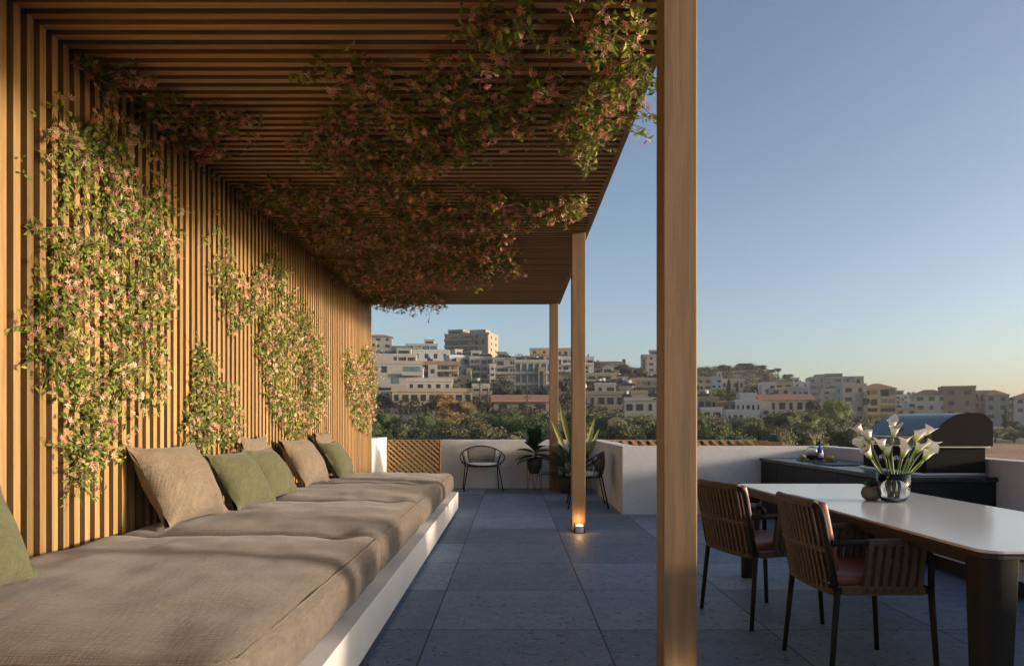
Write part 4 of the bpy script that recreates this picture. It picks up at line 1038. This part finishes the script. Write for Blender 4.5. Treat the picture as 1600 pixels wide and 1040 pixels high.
for (a, b_, yt, yb, D, wl, st, tk_, lb) in (
  (612,641,556,568,275,'white',1,2,'low white house with roof tanks under the small orange house'),(668,700,567,580,255,'pale',1,1,'pale flat house between the white skyline house and beige block'),
  (641,660,588,604,205,'white',2,0,'narrow white house wedged behind the white roof-storey house'),(716,736,590,608,215,'sand',2,1,'sand house wedged left of the terraced building'),
  (738,764,604,618,178,'pale',1,1,'pale low house above the stone house beside the shed'),(828,858,546,556,330,'sand',1,0,'long sand roofline peeking over the hip-roofed ridge block'),
  (930,962,602,616,205,'pale',1,2,'pale low house directly under the beige balcony block'),(986,1012,614,628,188,'sand',2,1,'sand house above the strip-window house'),
  (945,972,573,584,310,'grey',1,0,'grey house among the dark trees of the central hillside'),
  
  (1212,1238,599,610,300,'sand',1,0,'sand house on the slope foot behind the villa tower'),(1240,1264,599,612,330,'white',2,0,'white house below the falling edge of the headland'),
  (1284,1318,610,626,280,'pale',2,1,'pale house in front of the wide grey hotel'),(1096,1128,641,654,168,'white',1,0,'white terrace house below the tank house'),
  (1180,1202,639,651,176,'pale',1,0,'pale annex under the left end of the wide villa'),(1398,1432,618,632,370,'white',2,2,'white far block right of the stepped cream apartments'),
  (1400,1432,640,658,250,'sand',2,1,'sand low block between the stepped and the hipped apartments'),(752,772,546,560,330,'blue',2,0,'bluish annex at the right foot of the skyline block'),
  (868,900,546,560,330,'sand',1,0,'sand house on the skyline seen between the far posts')):
    house(lb, a, b_, yt, yb, D, wl, st, max(2, int((b_-a)*D/F/3)), 'flat', tanks=tk_, depth=7)
# ------------------------------------------------------------------ trees
def crown_mesh(kind, seed, n, lobes, card, flat=1.0):
    R = random.Random(seed); mb = MB(); mb.raw = True
    L = []
    for k in range(lobes):
        a = R.uniform(0,6.28); rr = R.uniform(.15,.62) if k else 0; L.append((Vector((rr*math.cos(a), rr*math.sin(a), R.uniform(-.25,.35)*flat)), R.uniform(.32,.55)))
    # solid-ish leafy core so the crown is not see-through everywhere
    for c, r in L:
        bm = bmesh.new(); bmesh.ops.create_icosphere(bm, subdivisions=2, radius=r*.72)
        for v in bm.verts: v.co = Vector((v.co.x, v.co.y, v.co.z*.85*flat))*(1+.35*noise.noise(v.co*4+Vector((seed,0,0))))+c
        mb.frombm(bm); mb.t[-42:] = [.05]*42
    for i in range(n):
        c, r = R.choice(L); d = Vector((R.gauss(0,1),R.gauss(0,1),R.gauss(0,1))).normalized()
        if d.z < -.55: d.z *= -.5
        q = r*(1+.25*noise.noise((c+d*r)*3.3+Vector((seed,1,2))))
        p = c+Vector((d.x*q, d.y*q, d.z*q*.85*flat))*R.uniform(.78,1.06)
        if noise.noise(p*5+Vector((0,seed,0))) < -.28: continue
        nn = (d+Vector((R.gauss(0,.7),R.gauss(0,.7),R.gauss(0,.7)))).normalized(); s = nn.orthogonal().normalized(); u = nn.cross(s); a = R.uniform(0,6.28)
        s, u = s*math.cos(a)+u*math.sin(a), u*math.cos(a)-s*math.sin(a)
        w = card*R.uniform(.5,1.2); h = card*R.uniform(.35,.8)
        tint = min(1,max(0,.45+.45*noise.noise(p*2.5+Vector((seed,seed,0)))+R.gauss(0,.18)))
        mb.add([p-s*w, p+u*h*.6, p+s*w, p-u*h*.6], [(0,1,2,3)], tint)
    return mb
CR = {}
for kind in TREEC:
    for v in range(3 if kind in ('olive','green') else 1):
        o = crown_mesh(kind, 20+v*7+len(kind), 5200 if kind in ('olive','green','bright','autumn') else 2200, 9, .045 if kind in ('olive','green','bright','autumn') else .06).build('crown', M['t_'+kind])
        CR[(kind,v)] = o.data; bpy.data.objects.remove(o)
def cyp_mesh():
    mb = MB(); mb.raw = True; R = random.Random(3)
    for i in range(1500):
        t = R.random(); a = R.uniform(0,6.28); r = .13*math.sin(PI*min(1,t*.9+.08))**.8*R.uniform(.8,1.08); p = Vector((r*math.cos(a), r*math.sin(a), t))
        d = Vector((math.cos(a),math.sin(a),.6)); s = d.orthogonal().normalized()
        mb.add([p-s*.02, p+Vector((0,0,.045)), p+s*.02, p-Vector((0,0,.02))], [(0,1,2,3)], R.random())
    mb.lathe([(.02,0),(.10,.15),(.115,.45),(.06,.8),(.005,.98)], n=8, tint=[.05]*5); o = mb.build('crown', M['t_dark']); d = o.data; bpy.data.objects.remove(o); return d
CYP = cyp_mesh()
tk = MB(); tk.tube([(0,0,-1.6),(.03,.02,-.7),(.0,0,.1)], [.085,.06,.03], 8); tk.tube([(.02,.01,-.75),(.25,.1,-.15)], [.045,.015], 6); tk.tube([(.02,.01,-.8),(-.24,-.08,-.1)], [.04,.015], 6); tk.tube([(0,.0,-.6),(-.05,.25,.0)], [.035,.012], 6)
to = tk.build('trunk', M['bark']); TRUNK = to.data; bpy.data.objects.remove(to)
TREES = []
def tree(label, px, yt, D, wpx, kind='olive', var=0, hk=.8, group=None, name='tree', cyp=False, drop=None):
    w = wpx*D/F; x = (px-800)*D/F; zt = EYE+(660-yt)*D/F; g = H(x,D)
    R = random.Random(int(px*3+D)); 
    rx = w/2/.95; rz = max(rx*hk, (zt-g)*.5) if hk >= .7 and D < 380 else rx*hk
    if rz > rx*2.2: rz = rx*2.2
    r = empty(name, (x,D,g), label, 'tree', group, R.uniform(0,6.28))
    if cyp:
        o = bpy.data.objects.new('crown', CYP); COL.objects.link(o); o.parent = r; h = zt-g; o.scale = (h*.9,h*.9,h); return r
    zc = zt-rz*.85
    o = bpy.data.objects.new('crown', CR[(kind,var)]); COL.objects.link(o); o.parent = r; o.location = (0,0,zc-g); o.scale = (rx,rx,rz)
    t = bpy.data.objects.new('trunk', TRUNK); COL.objects.link(t); t.parent = r; th = max(.5,(zc-g)); t.location = (0,0,th); t.scale = (rx*.9,rx*.9,th/1.6)
    return r
GB = 'trees of the valley belt'
belt = [ # px, top y, D, width px, kind, var, label
 (598,668,62,90,'green',0,'dark green tree touching the end of the slatted wall'),(650,672,58,110,'green',1,'green bushy tree above the lattice panel'),(712,655,60,120,'olive',0,'olive tree above the wire armchair'),
 (770,652,57,120,'olive',1,'silvery olive tree behind the fig plant'),(828,650,60,110,'green',2,'green tree just left of the far post'),(880,655,58,100,'olive',2,'olive tree between the far and middle posts'),
 (955,637,62,135,'olive',0,'large olive tree right of the middle post'),(1025,645,60,110,'olive',1,'olive tree behind the nearest post'),(1110,655,60,110,'green',1,'green tree right of the nearest post'),
 (1150,668,52,110,'green',0,'low bright bush above the long lattice screen'),(1195,655,58,110,'olive',2,'olive tree above the outdoor kitchen end'),(1255,648,66,120,'olive',0,'large brownish olive tree left of the grill'),(1305,650,74,90,'olive',1,'olive tree nearest the red field'),
 (612,642,86,80,'green',2,'tree in front of the grey apartments'),(655,640,84,80,'olive',2,'tree below the sand villa'),(700,632,88,85,'autumn',0,'rust-tinted tree below the villa'),(745,640,90,70,'olive',0,'tree under the parked car'),
 (800,640,88,80,'green',0,'tree in front of the terracotta shed'),(850,638,90,75,'olive',1,'tree at the right end of the shed'),(905,632,86,80,'green',1,'tree behind the middle post'),(990,648,84,70,'green',2,'tree below the long cream house'),
 (1085,645,86,75,'olive',0,'tree below the tank house'),(1130,650,88,70,'olive',2,'tree in front of the white outbuilding'),(1170,648,90,80,'green',1,'tree right of the white outbuilding'),(1225,641,92,85,'olive',1,'tree below the wide villa'),
 (1275,642,95,80,'olive',2,'tree below the bright green tree'),(1345,645,105,75,'olive',0,'rounded tree left of the grill hood'),(1375,652,110,60,'green',0,'tree partly behind the grill hood')]
for px, yt, D, wp, kd, vr, lb in belt: tree(lb, px, yt-5, D, wp, kd, vr, .72, GB)
tree('orange and green autumn tree in front of the sand villa', 690, 606, 118, 62, 'autumn', 0, .85, GB)
tree('yellowing autumn tree right of the sand villa', 722, 618, 116, 46, 'autumn', 0, .85, GB)
tree('green tree between villa and balcony block', 700, 592, 190, 34, 'green', 1, .8)
tree('dark tree in front of the terraced building', 745, 592, 200, 46, 'dark', 0, .6)
tree('brown-green tree left of the glass block', 785, 600, 160, 40, 'scrub', 0, .8)
tree('small brown tree below the glass block', 812, 604, 158, 26, 'scrub', 0, .8)
tree('dark tree below the right end of the glass block', 848, 606, 158, 30, 'dark', 0, .8)
tree('dark tree between the two far posts', 882, 592, 185, 26, 'dark', 0, .9)
tree('dark domed tree on the left skyline', 789, 550, 300, 22, 'dark', 0, .8)
tree('pointed conifer on the skyline right of the middle post', 919, 553, 330, 9, cyp=True, name='conifer')
tree('round-headed conifer on the central skyline', 975, 559, 345, 7, 'dark', 0, 1.2)
tree('big dark tree on the central hillside', 975, 565, 290, 34, 'scrub', 0, .8)
tree('brown dark tree below the cream round block', 1003, 572, 285, 30, 'scrub', 0, .8)
tree('bright green tree left of the pale apartments', 1302, 612, 172, 52, 'bright', 0, .95)
tree('dark green tree left of the bright green tree', 1272, 620, 170, 32, 'dark', 0, 1.0)
tree('umbrella pine farthest left on the headland', 1100, 571, 395, 34, 'dark', 0, .8)
tree('umbrella pine second on the headland', 1132, 568, 395, 34, 'dark', 0, .6)
tree('widest umbrella pine on the headland', 1164, 565, 395, 36, 'dark', 0, .55)
tree('umbrella pine right of the widest one', 1188, 569, 395, 24, 'dark', 0, .55)
tree('small pine beyond the umbrella pines', 1205, 576, 395, 16, 'dark', 0, .6)
tree('last small pine at the headland tip', 1216, 574, 395, 16, 'dark', 0, .6)
tree('dark tree on the falling ridge right of the last pine', 1230, 583, 390, 24, 'dark', 0, .6)
tree('dark tree at the low end of the headland ridge', 1254, 600, 390, 24, 'dark', 0, .6)
tree('bush on the falling edge of the headland', 1242, 592, 390, 28, 'dark', 0, .7)
tree('slim cypress left of two on the hillside', 1139, 592, 235, 6, cyp=True, name='cypress')
tree('slim cypress right of two on the hillside', 1153, 596, 235, 6, cyp=True, name='cypress')
tree('tall cypress beside the right apartment block', 1572, 638, 200, 8, cyp=True, name='cypress')
tree('dark bush right of the tall cypress', 1586, 655, 195, 26, 'dark', 0, .8)
for px, yt, D, wp, kd, lb in ((1104,580,350,34,'dark','left wooded slope of the headland'),(1128,577,372,38,'scrub','wooded slope below the second pine'),(1150,579,365,36,'dark','wooded slope above the cypress pair'),
    (1172,578,372,38,'scrub','wooded slope below the widest pine'),(1192,582,372,34,'dark','wooded slope below the fourth pine'),(1210,586,372,30,'scrub','wooded slope below the small pines'),(1226,592,372,26,'dark','lower end of the wooded headland'),
    (1116,597,290,30,'green','slope left of the cypress pair'),(1182,600,285,30,'dark','slope above the white gabled house'),(930,590,240,20,'dark','hillside right of the middle post'),(1012,612,200,24,'dark','hillside beside the nearest post'),
    (668,604,180,22,'dark','gap behind the roof-storey house'),(735,578,255,18,'green','gap between the two pale hillside blocks'),(1252,615,225,26,'green','gap right of the villa tower'),(1385,655,205,34,'green','foot of the stepped cream apartments')):
    tree('tree crown on the '+lb, px, yt, D, wp, kd, 0, .75)
for i, (px, yt, D, wp, kd) in enumerate(((575,652,72,90,'green'),(635,655,72,95,'olive'),(690,648,74,90,'green'),(735,646,72,90,'olive'),(800,644,73,95,'green'),(860,644,72,90,'olive'),(925,640,74,95,'green'),(1000,640,76,95,'olive'),(1065,644,74,95,'green'),(1115,645,74,90,'olive'),(1165,643,76,90,'green'),(1215,640,78,90,'olive'),(1265,640,84,85,'green'),(1320,646,90,75,'olive'))):
    yt -= 6; tree(('bushy green','silvery olive')[kd == 'olive']+' crown of the middle belt row, '+('at the slatted wall end','below the grey apartments','below the autumn tree','left of the shed','below the shed','right of the shed','right of the middle post','left of the nearest post','behind the nearest post','below the tank house','below the white outbuilding','below the villa','below the bright green tree','above the red field edge')[i], px, yt, D, wp, kd, i%3, .7, GB)
for i, (px, yt, wp, kd) in enumerate(((1400,664,44,'green'),(1430,668,40,'olive'),(1460,666,44,'green'),(1495,668,40,'olive'),(1570,664,42,'green'),(1600,662,44,'olive'),(1352,662,48,'olive'))):
    tree('canopy tree behind the red field, '+('left of the calla bouquet','behind the calla bouquet','behind the grill hood ridge','behind the hood middle','right of the hood corner','at the right photo edge','left of the hood front')[i], px, yt, 190, wp, kd, i%3, .6, 'trees along the red field')
for i, (px, yt, wp, kd) in enumerate(((1150,608,34,'green'),(1120,604,30,'green'),(1176,612,30,'dark'),(1200,614,26,'green'))):
    tree(('green hillside tree below the cypresses','green hillside tree right of the beige tower','dark hillside tree below the headland','small green tree left of the villa tower')[i], px, yt, 225, wp, kd, 1 if kd == 'green' else 0, .8)
for i, (px, yt, wp) in enumerate(((1555,668,40),(1585,670,44),(1612,668,40),(1530,672,36))):
    tree(('low hedge tree right of the grill hood','low hedge tree at the right edge above the red field','low hedge tree just outside the right edge','low hedge tree behind the grill hood')[i], px, yt, 178, wp, 'olive' if i%2 else 'green', i%3, .55, 'trees along the red field')
# hillside scrub: one uncountable mass
sc = MB(); sc.raw = True; R = random.Random(31)
for i in range(1500):
    u = R.uniform(560,1300); D = R.uniform(112,430)
    if u > 1235: D = R.uniform(150,330)
    x = (u-800)*D/F; z = H(x,D); big = R.uniform(.8,2.4)*(.7+D/400)
    if noise.noise(Vector((x*.02,D*.02,4))) < -.15 and D < 250: continue
    for k in range(70):
        d = Vector((R.gauss(0,1),R.gauss(0,1),abs(R.gauss(0,1)))).normalized(); p = Vector((x,D,z))+Vector((d.x*big*1.2,d.y*big*1.2,d.z*big*.9))
        s = d.orthogonal().normalized(); uu = d.cross(s); wv = big*R.uniform(.08,.2); p = p+(p-Vector((x,D,z)))*R.uniform(-.25,.1)
        sc.add([p-s*wv, p+uu*wv*.7, p+s*wv, p-uu*wv*.7], [(0,1,2,3)], min(1,max(0,R.gauss(.4,.25))))
tag(sc.build('hillside_scrub', M['t_scrub']), 'brown green scrub covering the hillside between houses', 'scrub', kind='stuff')
# car and poles
def car():
    p = at(785,634,150); r = empty('parked_car', (p.x,p.y,max(p.z,H(p.x,p.y)+.05)), 'white parked car on the lane above the valley trees', 'car', None, 1.0)
    m = MB(); m.prism([(-2.1,.35),(2.1,.35),(2.15,.75),(1.6,.9),(-1.9,.95),(-2.15,.75)], 1, -.85, .85); m.build('body', M['carw'], r)
    m = MB(); m.prism([(-1.5,.95),(1.0,.92),(.45,1.4),(-1.1,1.42)], 1, -.75, .75); m.build('cabin', M['win'], r)
    m = MB(); m.prism([(-1.1,1.425),(.45,1.405),(.42,1.45),(-1.08,1.46)], 1, -.74, .74); m.build('roof', M['carw'], r)
    for sx in (-1.3,1.3):
        for sy in (-.82,.82):
            m = MB(); m.tube([(sx,sy-.1,.32),(sx,sy+.1,.32)], .32, 14); m.build('wheel', M['rubber'], r)
car()
for i, (px, yt, yb, D, lb) in enumerate(((750,597,626,150,'wooden pole left of the shed'),(824,616,640,124,'dark pole in front of the terracotta shed'),(762,606,628,152,'second thin pole left of the shed'))):
    p = at(px,yb,D); h = (yb-yt)*D/F; m = MB(); m.tube([(0,0,-3),(0,0,h)], [.16,.12], 8); m.tube([(-.7,0,h-.5),(.7,0,h-.5)], .06, 6)
    tag(m.build('utility_pole', M['polew'], None, p), lb, 'pole', 'utility poles')

# ------------------------------------------------------------------ evening haze in the air
hz = MB(); hz.box((-2600,-80,-14),(2600,2260,62)); hm = bpy.data.materials.new('evening_haze'); hm.use_nodes = True
nt = hm.node_tree; nt.nodes.remove(nt.nodes['Principled BSDF']); pv = nt.nodes.new('ShaderNodeVolumePrincipled')
pv.inputs['Color'].default_value = (.86,.9,.95,1); pv.inputs['Density'].default_value = .00022; pv.inputs['Anisotropy'].default_value = .2
nt.links.new(pv.outputs['Volume'], nt.nodes['Material Output'].inputs['Volume'])
tag(hz.build('haze', hm), kind='stuff', label='thin evening haze over the valley and town', cat='haze')
